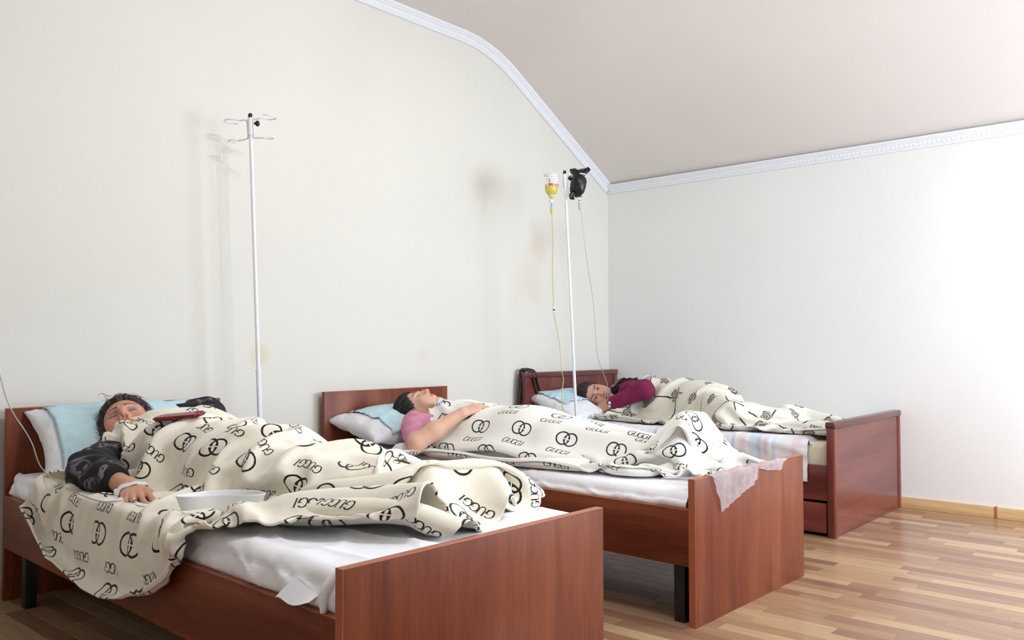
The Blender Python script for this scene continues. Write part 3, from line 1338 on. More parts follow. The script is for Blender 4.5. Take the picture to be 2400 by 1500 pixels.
def surface_nets(f, xs, ys, zs, B=10):
    nx, ny, nz = len(xs), len(ys), len(zs)
    D = np.full((nx, ny, nz), 1.0, np.float32)
    bx = [(i, min(i + B, nx)) for i in range(0, nx, B)]
    by = [(i, min(i + B, ny)) for i in range(0, ny, B)]
    bz = [(i, min(i + B, nz)) for i in range(0, nz, B)]
    C, Rr, I = [], [], []
    for a in bx:
        for b in by:
            for c in bz:
                p0 = np.array([xs[a[0]], ys[b[0]], zs[c[0]]])
                p1 = np.array([xs[a[1] - 1], ys[b[1] - 1], zs[c[1] - 1]])
                C.append((p0 + p1) / 2)
                Rr.append(np.linalg.norm(p1 - p0) / 2)
                I.append((a, b, c))
    dc = f(np.array(C, np.float32))
    pts, slots = [], []
    for i, (a, b, c) in enumerate(I):
        if abs(dc[i]) < Rr[i] * 1.35 + .012:
            g = np.stack(np.meshgrid(xs[a[0]:a[1]], ys[b[0]:b[1]], zs[c[0]:c[1]], indexing='ij'), -1)
            pts.append(g.reshape(-1, 3))
            slots.append((a, b, c, g.shape[:3]))
        else:
            D[a[0]:a[1], b[0]:b[1], c[0]:c[1]] = dc[i]
    allp = np.concatenate(pts)
    dv = np.concatenate([f(allp[i:i + 200000]) for i in range(0, len(allp), 200000)])
    k = 0
    for a, b, c, sh in slots:
        n = sh[0] * sh[1] * sh[2]
        D[a[0]:a[1], b[0]:b[1], c[0]:c[1]] = dv[k:k + n].reshape(sh)
        k += n
    s = D < 0
    cnt = np.zeros((nx - 1, ny - 1, nz - 1), np.int8)
    for i in (0, 1):
        for j in (0, 1):
            for l in (0, 1):
                cnt += s[i:nx - 1 + i, j:ny - 1 + j, l:nz - 1 + l]
    act = (cnt > 0) & (cnt < 8)
    ci = np.argwhere(act)
    idx = -np.ones(act.shape, np.int32)
    idx[tuple(ci.T)] = np.arange(len(ci))
    G = [xs, ys, zs]
    acc = np.zeros((len(ci), 3), np.float64)
    num = np.zeros(len(ci))
    corners = [(i, j, l) for i in (0, 1) for j in (0, 1) for l in (0, 1)]
    for a in corners:
        for ax in range(3):
            if a[ax] == 0:
                b = list(a)
                b[ax] = 1
                ia = ci + np.array(a)
                ib = ci + np.array(b)
                da = D[tuple(ia.T)]
                db = D[tuple(ib.T)]
                m = (da < 0) != (db < 0)
                t = np.where(m, da / np.where(np.abs(da - db) < 1e-12, 1, da - db), 0)
                pa = np.stack([G[q][ia[:, q]] for q in range(3)], 1)
                pb = np.stack([G[q][ib[:, q]] for q in range(3)], 1)
                acc[m] += (pa + t[:, None] * (pb - pa))[m]
                num[m] += 1
    V = acc / np.maximum(num, 1)[:, None]
    F = []
    for ax in range(3):
        sl0 = [slice(None)] * 3
        sl1 = [slice(None)] * 3
        sl0[ax] = slice(0, -1)
        sl1[ax] = slice(1, None)
        s0, s1 = s[tuple(sl0)], s[tuple(sl1)]
        e = np.argwhere(s0 != s1)
        o1, o2 = [q for q in range(3) if q != ax]
        ok = (e[:, o1] > 0) & (e[:, o2] > 0) & (e[:, o1] < D.shape[o1] - 1) & (e[:, o2] < D.shape[o2] - 1)
        e = e[ok]
        sgn = s0[tuple(e.T)]
        q = []
        for d1, d2 in ((0, 0), (-1, 0), (-1, -1), (0, -1)):
            c = e.copy()
            c[:, o1] += d1
            c[:, o2] += d2
            q.append(idx[tuple(c.T)])
        q = np.stack(q, 1)
        if ax == 1:
            sgn = ~sgn
        q[~sgn] = q[~sgn][:, ::-1]
        F.append(q)
    F = np.concatenate(F)
    F = F[(F >= 0).all(1)]
    return V, F


class Head:
    """head frame: x her right, y the way the face looks, z to the crown"""

    def __init__(s, c, fwd, up, scale=1.0, eyes_open=False):
        F_ = np.array(fwd, float)
        F_ /= np.linalg.norm(F_)
        U_ = np.array(up, float)
        U_ -= F_ * (U_ @ F_)
        U_ /= np.linalg.norm(U_)
        X_ = np.cross(F_, U_)
        s.R = np.stack([X_, F_, U_], 1)          # columns
        s.c = np.array(c, float)
        s.s = scale
        s.open = eyes_open

    def to(s, P): return ((P - s.c.astype(np.float32)) @ s.R.astype(np.float32)) / s.s
    def at(s, x, y, z): return s.c + s.R @ np.array([x, y, z]) * s.s

    def sdf(s, P):
        q = s.to(P)
        m = np.abs(q).max(1) < .22
        out = np.linalg.norm(q, axis=1) - .10
        if m.any():
            out[m] = s._d(q[m])
        return out * s.s

    def _d(s, q):
        q = q.copy()
        a = q.copy()
        a[:, 0] = np.abs(a[:, 0])               # mirrored
        d = ell(q, (0, -.012, .028), (.0735, .092, .083))
        d = smin(d, ell(q, (0, .028, -.030), (.0595, .058, .080)), .03)
        d = smin(d, cone(a, (.050, -.002, -.050), (.012, .062, -.098), .020, .017), .03)
        d = smin(d, ell(q, (0, .070, -.100), (.019, .015, .015)), .02)
        d = smin(d, ell(a, (.038, .060, -.028), (.024, .020, .020)), .025)           # cheekbones
        d = smin(d, ell(a, (.034, .050, -.060), (.022, .022, .026)), .03)           # cheeks
        d = smin(d, cone(a, (.010, .0835, .020), (.044, .064, .020), .0085, .007), .018)   # brow
        d = smax(d, -ell(a, (.031, .100, -.001), (.021, .022, .0125)), .016)        # sockets
        ex, ey, ez = .0310, .0655, -.001
        if s.open:
            lid = ell(a, (ex, ey, ez), (.0162, .0148, .0130))
            lid = smax(lid, -ell(a, (ex, ey + .014, ez - .0005), (.0125, .012, .0046)), .002)
        else:
            lid = ell(a, (ex, ey, ez), (.0168, .0150, .0128))
            lid = smax(lid, -cone(a, (ex - .013, ey + .0105, ez - .0045), (ex + .014, ey + .0075, ez - .004), .0012, .0012), .0015)
        d = smin(d, lid, .004)
        d = smax(d, -cone(a, (ex - .013, ey + .0150, ez + .0105), (ex + .014, ey + .0095, ez + .0095), .0018, .0015), .004)  # fold of the lid
        # nose
        n = chain(q, [v3(0, .082, .012), v3(0, .0935, -.008), v3(0, .1055, -.0290)], [.0075, .0085, .0100], .006)
        n = smin(n, ell(a, (.0115, .0935, -.0345), (.0078, .0095, .0075)), .007)
        n = smin(n, ell(q, (0, .0980, -.0345), (.008, .0095, .006)), .005)
        d = smin(d, n, .012)
        d = smax(d, -ell(a, (.0062, .0985, -.0415), (.0036, .0052, .0040)), .002)
        # mouth
        d = smin(d, ell(q, (0, .070, -.062), (.032, .0185, .020)), .018)
        up_ = chain(a, [v3(.0, .0905, -.0565), v3(.010, .0895, -.0562), v3(.0235, .0780, -.0612)], [.0048, .0050, .0024], .003)
        lo_ = chain(a, [v3(.0, .0885, -.0678), v3(.010, .0865, -.0672), v3(.0225, .0780, -.0620)], [.0062, .0056, .0022], .003)
        d = smin(d, smin(up_, lo_, .0012), .0045)
        d = smax(d, -cone(a, (0, .0960, -.0622), (.024, .0835, -.0622), .0018, .0012), .002)
        d = smax(d, -ell(q, (0, .090, -.0835), (.018, .008, .005)), .010)
        # ears
        e = ell(a, (.0740, -.010, -.006), (.0085, .0185, .0310))
        e = smax(e, -ell(a, (.0830, -.007, -.004), (.0070, .0115, .0200)), .005)
        e = smin(e, ell(a, (.0725, -.004, -.0300), (.0065, .0085, .0095)), .006)
        d = smin(d, e, .006)
        return d

    def colour(s, P, base, lips, brow, lid, blush):
        q = s.to(P.astype(np.float32))
        C = np.tile(np.array(base[:3]), (len(q), 1))
        ax = np.abs(q[:, 0])

        def mixin(w, c):
            w = np.clip(w, 0, 1)[:, None]
            C[:] = C * (1 - w) + np.array(c[:3]) * w
        front = np.clip((q[:, 1] - .03) / .02, 0, 1)
        near = np.linalg.norm(q, axis=1) < .2
        f = front * near
        g = np.exp(-(((ax - .040) / .022) ** 2 + ((q[:, 2] + .035) / .022) ** 2))
        mixin(g * .32 * f, blush)
        g = np.exp(-((ax / .016) ** 2 + ((q[:, 2] + .032) / .012) ** 2)) * (q[:, 1] > .085)
        mixin(g * .22 * f, blush)
        # lids
        g = np.exp(-(((ax - .031) / .018) ** 4 + ((q[:, 2] - .004) / .0105) ** 4))
        mixin(g * .75 * f, lid)
        # lash line
        g = np.exp(-((np.maximum(np.abs(ax - .0315) - .012, 0) / .002) ** 2 + ((q[:, 2] + (.0055 if not s.open else -.0045)) / .0022) ** 2))
        mixin(g * .85 * f, brow)
        # brows
        arch = .0195 + .0065 * np.sin(np.clip((ax - .012) / .036, 0, 1) * math.pi * .75)
        wdt = .0034 - .045 * np.maximum(ax - .034, 0)
        g = np.clip(1.6 - np.abs(q[:, 2] - arch) / np.maximum(wdt, .0012), 0, 1) * (ax > .011) * (ax < .050)
        mixin(g * .92 * f, brow)
        # lips
        zc = -.0622
        half = .0245
        env = np.sqrt(np.clip(1 - (ax / half) ** 2, 0, 1))
        g = np.clip((.0098 * env - np.abs(q[:, 2] - zc)) / .0025, 0, 1) * (q[:, 1] > .07)
        mixin(g * .8 * near, lips)
        g = np.exp(-((ax / .022) ** 2 + ((q[:, 2] - zc) / .0012) ** 2)) * (q[:, 1] > .07)
        mixin(g * .6 * near, [x * .4 for x in lips[:3]])
        g = np.exp(-((ax - .0062) / .004) ** 2 - ((q[:, 2] + .0425) / .0045) ** 2) * (q[:, 1] > .085)
        mixin(g * .8 * near, [x * .15 for x in base[:3]])
        return C


def hand_sdf(P, wrist, d, n, s, curls, spread=(.10, .03, -.04, -.12), thumb=(.55, .5), scale=1.0, lift=0.0):
    """d along the fingers, n out of the back of the hand, s to the thumb side"""
    w = np.asarray(wrist, float)
    d, n, s = [np.asarray(x, float) / np.linalg.norm(x) for x in (d, n, s)]
    k = scale
    out = np.linalg.norm(P - w.astype(np.float32), axis=1) - .2
    m = out < .08
    out += .09
    if not m.any():
        return out
    p = P[m]

    def pt(a, b, c): return (w + (d * a + s * b + n * c) * k).astype(np.float32)
    pal = cone(p, pt(.0, .012, 0), pt(.088, .030, .002), .016 * k, .0125 * k)
    for (x0, x1, r0, r1) in ((.004, .010, .017, .0130), (-.004, -.010, .017, .0125), (-.012, -.029, .0155, .0115)):
        pal = smin(pal, cone(p, pt(0, x0, 0), pt(.086 - abs(x1) * .25, x1, .003), r0 * k, r1 * k), .012)
    pal = smin(pal, cone(p, pt(.012, .022, -.006), pt(.045, .034, -.010), .014 * k, .013 * k), .012)   # ball of the thumb
    base = [(.088, .0305), (.092, .0105), (.088, -.0105), (.080, -.0295)]
    lens = [(.041, .025, .020), (.045, .028, .021), (.042, .026, .020), (.033, .020, .018)]
    rad = [(.0090, .0083, .0076, .0066)] * 2 + [(.0086, .0080, .0073, .0063), (.0078, .0070, .0064, .0056)]
    fing = None
    for i in range(4):
        a, b = base[i]
        q0 = pt(a, b, .001)
        ang = 0.0
        pts = [q0]
        c = curls[i]
        cur = q0.astype(float)
        for j, L in enumerate(lens[i]):
            ang += c[j]
            dirn = (d * math.cos(ang) - n * math.sin(ang)) + s * spread[i] * math.cos(ang)
            dirn /= np.linalg.norm(dirn)
            cur = cur + dirn * L * k
            pts.append(cur.astype(np.float32))
        ch = chain(p, pts, [r * k for r in rad[i]], .003)
        fing = ch if fing is None else np.minimum(fing, ch)
    t0 = pt(.028, .030, -.008)
    td = d * math.cos(thumb[0]) + s * math.sin(thumb[0]) - n * .25
    td /= np.linalg.norm(td)
    t1 = (t0 + td * .038 * k).astype(np.float32)
    td2 = d * math.cos(thumb[1] * .4) + s * math.sin(thumb[1] * .4) - n * .3
    td2 /= np.linalg.norm(td2)
    t2 = (t1 + td2 * .030 * k).astype(np.float32)
    t3 = (t2 + td2 * .022 * k).astype(np.float32)
    th = chain(p, [t0, t1, t2, t3], [.0125 * k, .0100 * k, .0092 * k, .0075 * k], .004)
    r = smin(pal, fing, .010)
    r = smin(r, th, .008)
    out[m] = r
    return out


def collider_height(U, V, zm, caps, ells):
    """height of the bed top and the lying body above it, for draping"""
    H = np.full(U.shape, zm)
    for (a, b, ra, rb) in caps:
        a, b = np.array(a), np.array(b)
        ab = (b - a)[:2]
        t = np.clip(((U - a[0]) * ab[0] + (V - a[1]) * ab[1]) / max(ab @ ab, 1e-9), 0, 1)
        du = U - a[0] - t * ab[0]
        dv = V - a[1] - t * ab[1]
        r = ra + (rb - ra) * t
        z = a[2] + (b[2] - a[2]) * t
        dd = r * r - du * du - dv * dv
        H = np.where(dd > 0, np.maximum(H, z + np.sqrt(np.maximum(dd, 0))), H)
    for c, r in ells:
        q = 1 - ((U - c[0]) / r[0]) ** 2 - ((V - c[1]) / r[1]) ** 2
        H = np.where(q > 0, np.maximum(H, c[2] + r[2] * np.sqrt(np.maximum(q, 0))), H)
    return H


def L2(p): return v3(p[0], -p[1], p[2])      # (u,v,z) of a bed to its local x,y,z


def strands(head, V, n, seed, r=.0008, swirl=.35, lift=.10, length=(.03, .07), flow=(0, -1.0, .15), cen=(0, -.016, .033), rad=(.081, .100, .090)):
    """locks growing from all over the cap of hair and lying along it as thin tapering tubes"""
    rg = np.random.default_rng(seed)
    out_V, out_F = [], []
    rad, cen, flow = np.array(rad), np.array(cen), np.array(flow, float)
    loc = (V - head.c) @ head.R / head.s
    pick = rg.choice(len(loc), n)
    for i in pick:
        p = loc[i].copy()
        f0 = flow + rg.normal(0, swirl, 3)
        L_ = rg.uniform(*length)
        up = rg.uniform(.2, 1.0) * lift
        pts = []
        m = 7
        bend = rg.normal(0, swirl * .8, 3)
        for t in range(m):
            pts.append(head.at(*p))
            nrm = (p - cen) / rad ** 2
            nrm /= np.linalg.norm(nrm)
            d = f0 + bend * (t / m)
            d = d - nrm * (d @ nrm)
            d /= max(np.linalg.norm(d), 1e-6)
            p = p + (d + nrm * up) * L_ / m
        v_, f_ = tube_vf(pts, [r * (1.1 - .85 * t / (m - 1)) for t in range(m)], 4, cap=False)
        b0 = len(out_V)
        out_V += list(v_)
        out_F += [tuple(q + b0 for q in f) for f in f_]
    return out_V, out_F


def hair_object(head, mat, parent, mw, extra=None, seed=1, n=420, front=.062, side=.012, low=-.075, swirl=.3, lift=.10, off=0.0, length=(.03, .07), flow=(0, -1.0, .15)):
    """skull cap of hair (implicit) with locks laid over it"""
    def f(P):
        q = head.to(P)
        a = q.copy()
        a[:, 0] = np.abs(a[:, 0])
        d = ell(q, (0, -.014, .033), (.081 + off, .104 + off, .092 + off))
        d = smin(d, ell(q, (0, -.045, -.02), (.070, .062, .075)), .03)
        # keep behind the hairline
        hl = np.interp(q[:, 2], [-.09, -.03, 0, .035, .058, .072, .088], [-.04, side - .022, side, side + .012, side + .024, front, front + .03])
        hl = hl + .0035 * np.sin(q[:, 0] * 130 + 1) + .002 * np.sin(q[:, 0] * 310 + q[:, 2] * 200)
        cut = q[:, 1] - hl
        d = d + .0035 * np.exp(-np.clip(-cut, 0, 1) / .010)
        d = smax(d, cut.astype(np.float32), .012)
        d = smax(d, (low - q[:, 2]).astype(np.float32), .02)
        ear = ell(a, (.082, -.006, -.012), (.026, .024, .036))
        d = smax(d, -ear, .01)
        if extra is not None:
            d = np.minimum(d, extra(P)) if False else smin(d, extra(P), .02)
        streak = np.sin(np.arctan2(q[:, 0], q[:, 2] + .02) * 46 + q[:, 1] * 40) * .0014 + np.sin(np.arctan2(q[:, 0], q[:, 2] + .03) * 23 + 1.3 - q[:, 1] * 60) * .0016
        return d * head.s + streak
    c = head.c
    rr = .19
    ax = [np.arange(c[i] - rr, c[i] + rr, .0035, dtype=np.float32) for i in range(3)]
    V, F = surface_nets(f, *ax)
    sv, sf = strands(head, V, n, seed, swirl=swirl, lift=lift, length=length, flow=flow)
    nV = len(V)
    allV = np.vstack([V, np.array(sv)])
    allF = np.vstack([F, np.array(sf) + nV])
    return link('hair', np_mesh('hair', allV, allF), mat, parent)


def eye_objects(head, parent):
    for sx in (-1, 1):
        V, F = [], []
        c = np.array([sx * .0310, .0655, -.001])
        me_v, me_f = lathe_vf([(.0001, .0128)] + [(.0128 * math.sin(t), .0128 * math.cos(t)) for t in np.linspace(.1, math.pi - .1, 12)] + [(.0001, -.0128)], 16)
        W_ = [head.at(*(c + np.array([v[0], v[2], v[1]]))) for v in me_v]
        e = link('eye', vf_mesh('eye', W_, me_f), M['eye_white'], parent)
        ir = [(.0001, .01315), (.0035, .0130), (.0062, .01165), (.0066, .0112)]
        iv, if_ = lathe_vf(ir, 16)
        # gaze: straight ahead of the face
        W2 = [head.at(*(c + np.array([v[0], v[2], v[1]]))) for v in iv]
        link('iris', vf_mesh('iris', W2, if_), M['iris'], e)

# ------------------------------------------------------------------ cloth by position based dynamics


def hermite(xk, Y, x):
    """cubic interpolation of rows Y (k,...) at knots xk"""
    xk = np.asarray(xk, float)
    Y = np.asarray(Y, float)
    sl = np.diff(Y, axis=0) / np.diff(xk).reshape(-1, *([1] * (Y.ndim - 1)))
    m = np.concatenate([sl[:1], .5 * (sl[1:] + sl[:-1]), sl[-1:]])
    i = np.clip(np.searchsorted(xk, x, side='right') - 1, 0, len(xk) - 2)
    h = (xk[i + 1] - xk[i])
    t = (x - xk[i]) / h
    sh = (-1,) + (1,) * (Y.ndim - 1)
    t, h = t.reshape(sh), h.reshape(sh)
    return ((1 + 2 * t) * (1 - t) ** 2) * Y[i] + t * (1 - t) ** 2 * h * m[i] + t * t * (3 - 2 * t) * Y[i + 1] + t * t * (t - 1) * h * m[i + 1]


class Ground:
    def __init__(s, zm, W, caps, ells, u0=-.3, u1=1.3, v0=0, v1=2.1, g=.01, extra=None):
        s.u0, s.v0, s.g = u0, v0, g
        u = np.arange(u0, u1, g)
        v = np.arange(v0, v1, g)
        U, V = np.meshgrid(u, v, indexing='ij')
        H = collider_height(U, V, zm, caps, ells)
        if extra is not None:
            H = np.maximum(H, extra(U, V))
        # soften creases between the limbs as a stretched cloth would
        for _ in range(6):
            Hs = H.copy()
            Hs[1:-1, 1:-1] = (H[1:-1, 1:-1] * 4 + H[2:, 1:-1] + H[:-2, 1:-1] + H[1:-1, 2:] + H[1:-1, :-2]) / 8
            H = np.maximum(H, Hs)
        s.H = H
        s.zm, s.W = zm, W

    def h(s, U, V):
        x = np.clip((U - s.u0) / s.g, 0, s.H.shape[0] - 1.001)
        y = np.clip((V - s.v0) / s.g, 0, s.H.shape[1] - 1.001)
        i, j = x.astype(int), y.astype(int)
        fx, fy = x - i, y - j
        H = s.H
        return (H[i, j] * (1 - fx) + H[i + 1, j] * fx) * (1 - fy) + (H[i, j + 1] * (1 - fx) + H[i + 1, j + 1] * fx) * fy


def drape(A, B, ak, bk, rows, ground, step=.024, steps=140, iters=10, seed=3, thick=.008, pin_left=.10, pin_top=.15, pin_foot=.006, u_max=9.0, noise=.01, gravity=5.0, loft=.03, comp=.5, bend=.12, long_from=None):
    n, m = int(A / step) + 1, int(B / step) + 1
    a = np.linspace(0, A, n)
    b = np.linspace(0, B, m)
    ha, hb = A / (n - 1), B / (m - 1)
    G = np.full((len(bk), len(ak), 3), np.nan)
    for i, r in enumerate(rows):
        for j, q in enumerate(r):
            u, v = q[0], q[1]
            z = q[2] if len(q) > 2 else float(ground.h(np.array([u]), np.array([v]))[0]) + loft
            G[i, j] = (u, v, z)
    tmp = hermite(bk, G, b)                       # (m, len(ak), 3)
    P = hermite(ak, np.swapaxes(tmp, 0, 1), a)    # (n, m, 3)
    rg = np.random.default_rng(seed)
    hz = ground.h(P[..., 0], P[..., 1])
    inside = P[..., 0] > -.005
    P[..., 2] = np.where(inside, np.maximum(P[..., 2], hz + thick), P[..., 2])
    aa, bb = np.meshgrid(a, b, indexing='ij')
    P[..., 2] += noise * (fbm(aa * 9, bb * 9, seed) - .3) * 2
    P[..., :2] += (np.stack([fbm(aa * 8, bb * 8, seed + 3), fbm(aa * 8, bb * 8, seed + 4)], -1) - .5) * noise * 2
    T = P.copy()
    prev = P.copy()

    def con(s0, s1, L, k, only=None):
        d = P[s1] - P[s0]
        l = np.sqrt((d * d).sum(-1, keepdims=True)) + 1e-9
        e = (l - L) / l
        if only == 'short':
            e = np.minimum(e, 0)
        else:
            e = np.where(e < 0, e * comp, e)
        c = (.5 * k) * e * d
        P[s0] += c
        P[s1] -= c
    sl = slice
    A_ = sl(None)
    hd = math.hypot(ha, hb)
    cons = []
    for o in (0, 1):
        e = (n - 1 - o) // 2 * 2
        cons.append(((sl(o, o + e, 2), A_), (sl(o + 1, o + 1 + e, 2), A_), ha, 1.0, None))
        e = (m - 1 - o) // 2 * 2
        cons.append(((A_, sl(o, o + e, 2)), (A_, sl(o + 1, o + 1 + e, 2)), hb, 1.0, None))
    for o in (0, 1):
        e = (n - 1 - o) // 2 * 2
        cons.append(((sl(o, o + e, 2), sl(0, m - 1)), (sl(o + 1, o + 1 + e, 2), sl(1, m)), hd, .25, None))
        cons.append(((sl(o, o + e, 2), sl(1, m)), (sl(o + 1, o + 1 + e, 2), sl(0, m - 1)), hd, .25, None))
    j0 = int(long_from / hb) if long_from else m
    FT = sl(j0, None)
    for o in range(8 if long_from else 0):       # the thick pile keeps the heaped end in large folds
        e0 = [i for i in range(o, n - 4, 8)]
        if e0:
            cons.append(((sl(e0[0], e0[-1] + 1, 8), FT), (sl(e0[0] + 4, e0[-1] + 5, 8), FT), 4 * ha, .04, 'short'))
        e0 = [i for i in range(j0 + o, m - 4, 8)]
        if e0:
            cons.append(((A_, sl(e0[0], e0[-1] + 1, 8)), (A_, sl(e0[0] + 4, e0[-1] + 5, 8)), 4 * hb, .04, 'short'))
    for o in (0, 1, 2, 3):
        e0 = [i for i in range(o, n - 2, 4)]
        if e0:
            cons.append(((sl(e0[0], e0[-1] + 1, 4), A_), (sl(e0[0] + 2, e0[-1] + 3, 4), A_), 2 * ha, bend, 'short'))
        e0 = [i for i in range(o, m - 2, 4)]
        if e0:
            cons.append(((A_, sl(e0[0], e0[-1] + 1, 4)), (A_, sl(e0[0] + 2, e0[-1] + 3, 4)), 2 * hb, bend, 'short'))

    def collide():
        h = ground.h(P[..., 0], P[..., 1]) + thick
        pen = h - P[..., 2]
        u = P[..., 0]
        over_left = (u < .03) & (P[..., 2] < ground.zm + .0) & (pen > 0)
        hor = u + .014
        side = over_left & (hor < pen)
        P[..., 0] = np.where(side & (u > -.014), -.014, u)
        free = (P[..., 0] <= -.0139)
        hit = (pen > 0) & ~side & ~free
        P[..., 2] = np.where(hit, h, P[..., 2])
        P[..., 0] = np.minimum(P[..., 0], u_max)
        mu = np.where(hit | side, .65, 0)[..., None]
        P[..., :2] = P[..., :2] * (1 - mu) + prev[..., :2] * mu
    dt = 1 / 60
    for s_ in range(steps):
        vel = (P - prev) * .96
        vel = np.clip(vel, -.012, .012)
        prev = P.copy()
        P += vel
        P[..., 2] -= gravity * dt * dt
        for it in range(iters):
            for c in cons:
                con(*c)
            if pin_left:
                P[0] += pin_left * (T[0] - P[0])
            if pin_top:
                P[:, 0] += pin_top * (T[:, 0] - P[:, 0])
            if pin_foot:
                P[:, -1, :2] += pin_foot * (T[:, -1, :2] - P[:, -1, :2])
            if it % 3 == 2:
                collide()
        collide()
    return P, a, b


def refine(P, a, b, k):
    n, m = P.shape[:2]
    a2 = np.linspace(a[0], a[-1], (n - 1) * k + 1)
    b2 = np.linspace(b[0], b[-1], (m - 1) * k + 1)
    Q = hermite(a, P, a2)
    Q = np.swapaxes(hermite(b, np.swapaxes(Q, 0, 1), b2), 0, 1)
    return Q, a2, b2


def smooth_grid(P, it=1, w=.5):
    for _ in range(it):
        Q = P.copy()
        Q[1:-1] = P[1:-1] * (1 - w) + w * .5 * (P[2:] + P[:-2])
        R_ = Q.copy()
        R_[:, 1:-1] = Q[:, 1:-1] * (1 - w) + w * .5 * (Q[:, 2:] + Q[:, :-2])
        P = R_
    return P


def press(P, caps, zmin, below_axis=False, gap=.002):
    """keep cloth below things that lie on it"""
    for (a, b, ra, rb) in caps:
        a, b = np.array(a), np.array(b)
        ab = (b - a)[:2]
        U, V = P[..., 0], P[..., 1]
        t = np.clip(((U - a[0]) * ab[0] + (V - a[1]) * ab[1]) / max(ab @ ab, 1e-9), 0, 1)
        du, dv = U - a[0] - t * ab[0], V - a[1] - t * ab[1]
        r = ra + (rb - ra) * t
        zc = a[2] + (b[2] - a[2]) * t
        dd = r * r - du * du - dv * dv
        bot = zc - np.sqrt(np.maximum(dd, 0)) - gap
        P[..., 2] = np.where((dd > 0) & (P[..., 2] > bot) & ((P[..., 2] < zc - .012) if below_axis else True), np.maximum(bot, zmin + .003), P[..., 2])
    return P


def cloth_object(name, k, P, a, b, mat, uoff=(0, 0), hem=.006):
    """refined cloth grid to mesh, with a rolled hem for thickness"""
    n, m = P.shape[:2]
    # normals
    du = np.gradient(P, axis=0)
    dv = np.gradient(P, axis=1)
    N = np.cross(du, dv)
    N /= np.maximum(np.linalg.norm(N, axis=-1, keepdims=True), 1e-9)
    loc = P * np.array([1, -1, 1])
    Nl = N * np.array([1, -1, 1])
    if Nl[..., 2].mean() < 0:
        Nl = -Nl
        flip = True
    else:
        flip = False
    Aq, Bq = np.meshgrid(a + uoff[0], b + uoff[1], indexing='ij')
    V = [loc.reshape(-1, 3)]
    UV = [np.stack([Aq, Bq], -1).reshape(-1, 2)]
    F = [grid_faces(n, m)]
    base = n * m
    idx = np.arange(n * m).reshape(n, m)
    ring = np.concatenate([idx[:, 0], idx[-1, 1:], idx[-2::-1, -1], idx[0, -2:0:-1]])
    inner = np.concatenate([np.clip(idx[:, 0] + 2, 0, None), idx[-3, 1:], idx[-2::-1, -3], idx[2, -2:0:-1]])
    lp, nl, uvp = V[0], Nl.reshape(-1, 3), UV[0]
    inw = lp[inner] - lp[ring]
    inw /= np.maximum(np.linalg.norm(inw, axis=1, keepdims=True), 1e-6)
    prev_ring = ring
    side_dir = np.concatenate([np.tile([0, -1], (n, 1)), np.tile([1, 0], (m - 1, 1)), np.tile([0, 1], (n - 1, 1)), np.tile([-1, 0], (m - 2, 1))])
    for (o, dn, du_) in ((-.0025, -.0025, .004), (-.001, -.006, .008), (.010, -.0065, .019)):
        V.append(lp[ring] + inw * o + nl[ring] * dn)
        UV.append(uvp[ring] + side_dir * du_)
        r2 = np.arange(len(ring)) + base
        base += len(ring)
        q = np.stack([prev_ring, np.roll(prev_ring, -1), np.roll(r2, -1), r2], 1)[:, ::-1]
        F.append(q)
        prev_ring = r2
    F = np.vstack(F)
    if flip is False:
        pass
    me = np_mesh(name, np.vstack(V), F, uv=np.vstack(UV))
    bm = bmesh.new()
    bm.from_mesh(me)
    bmesh.ops.recalc_face_normals(bm, faces=bm.faces[:])
    bm.to_mesh(me)
    bm.free()
    return link(name, me, mat, None, bed_mw(k))


# ------------------------------------------------------------------ people
R_AX, UP_AX = np.array([math.cos(CAM_YAW), -math.sin(CAM_YAW), 0]), np.array([0, 0, 1.0])


def view_dir(k, c):
    """unit vector from a bed-local point to the camera, in the bed's frame"""
    m = bed_mw(k).inverted()
    v = np.array(m @ CAM_POS) - np.array(c)
    return v / np.linalg.norm(v)


SKIN1, SKIN2, SKIN3 = srgb(212, 156, 130), srgb(222, 176, 152), srgb(206, 160, 140)


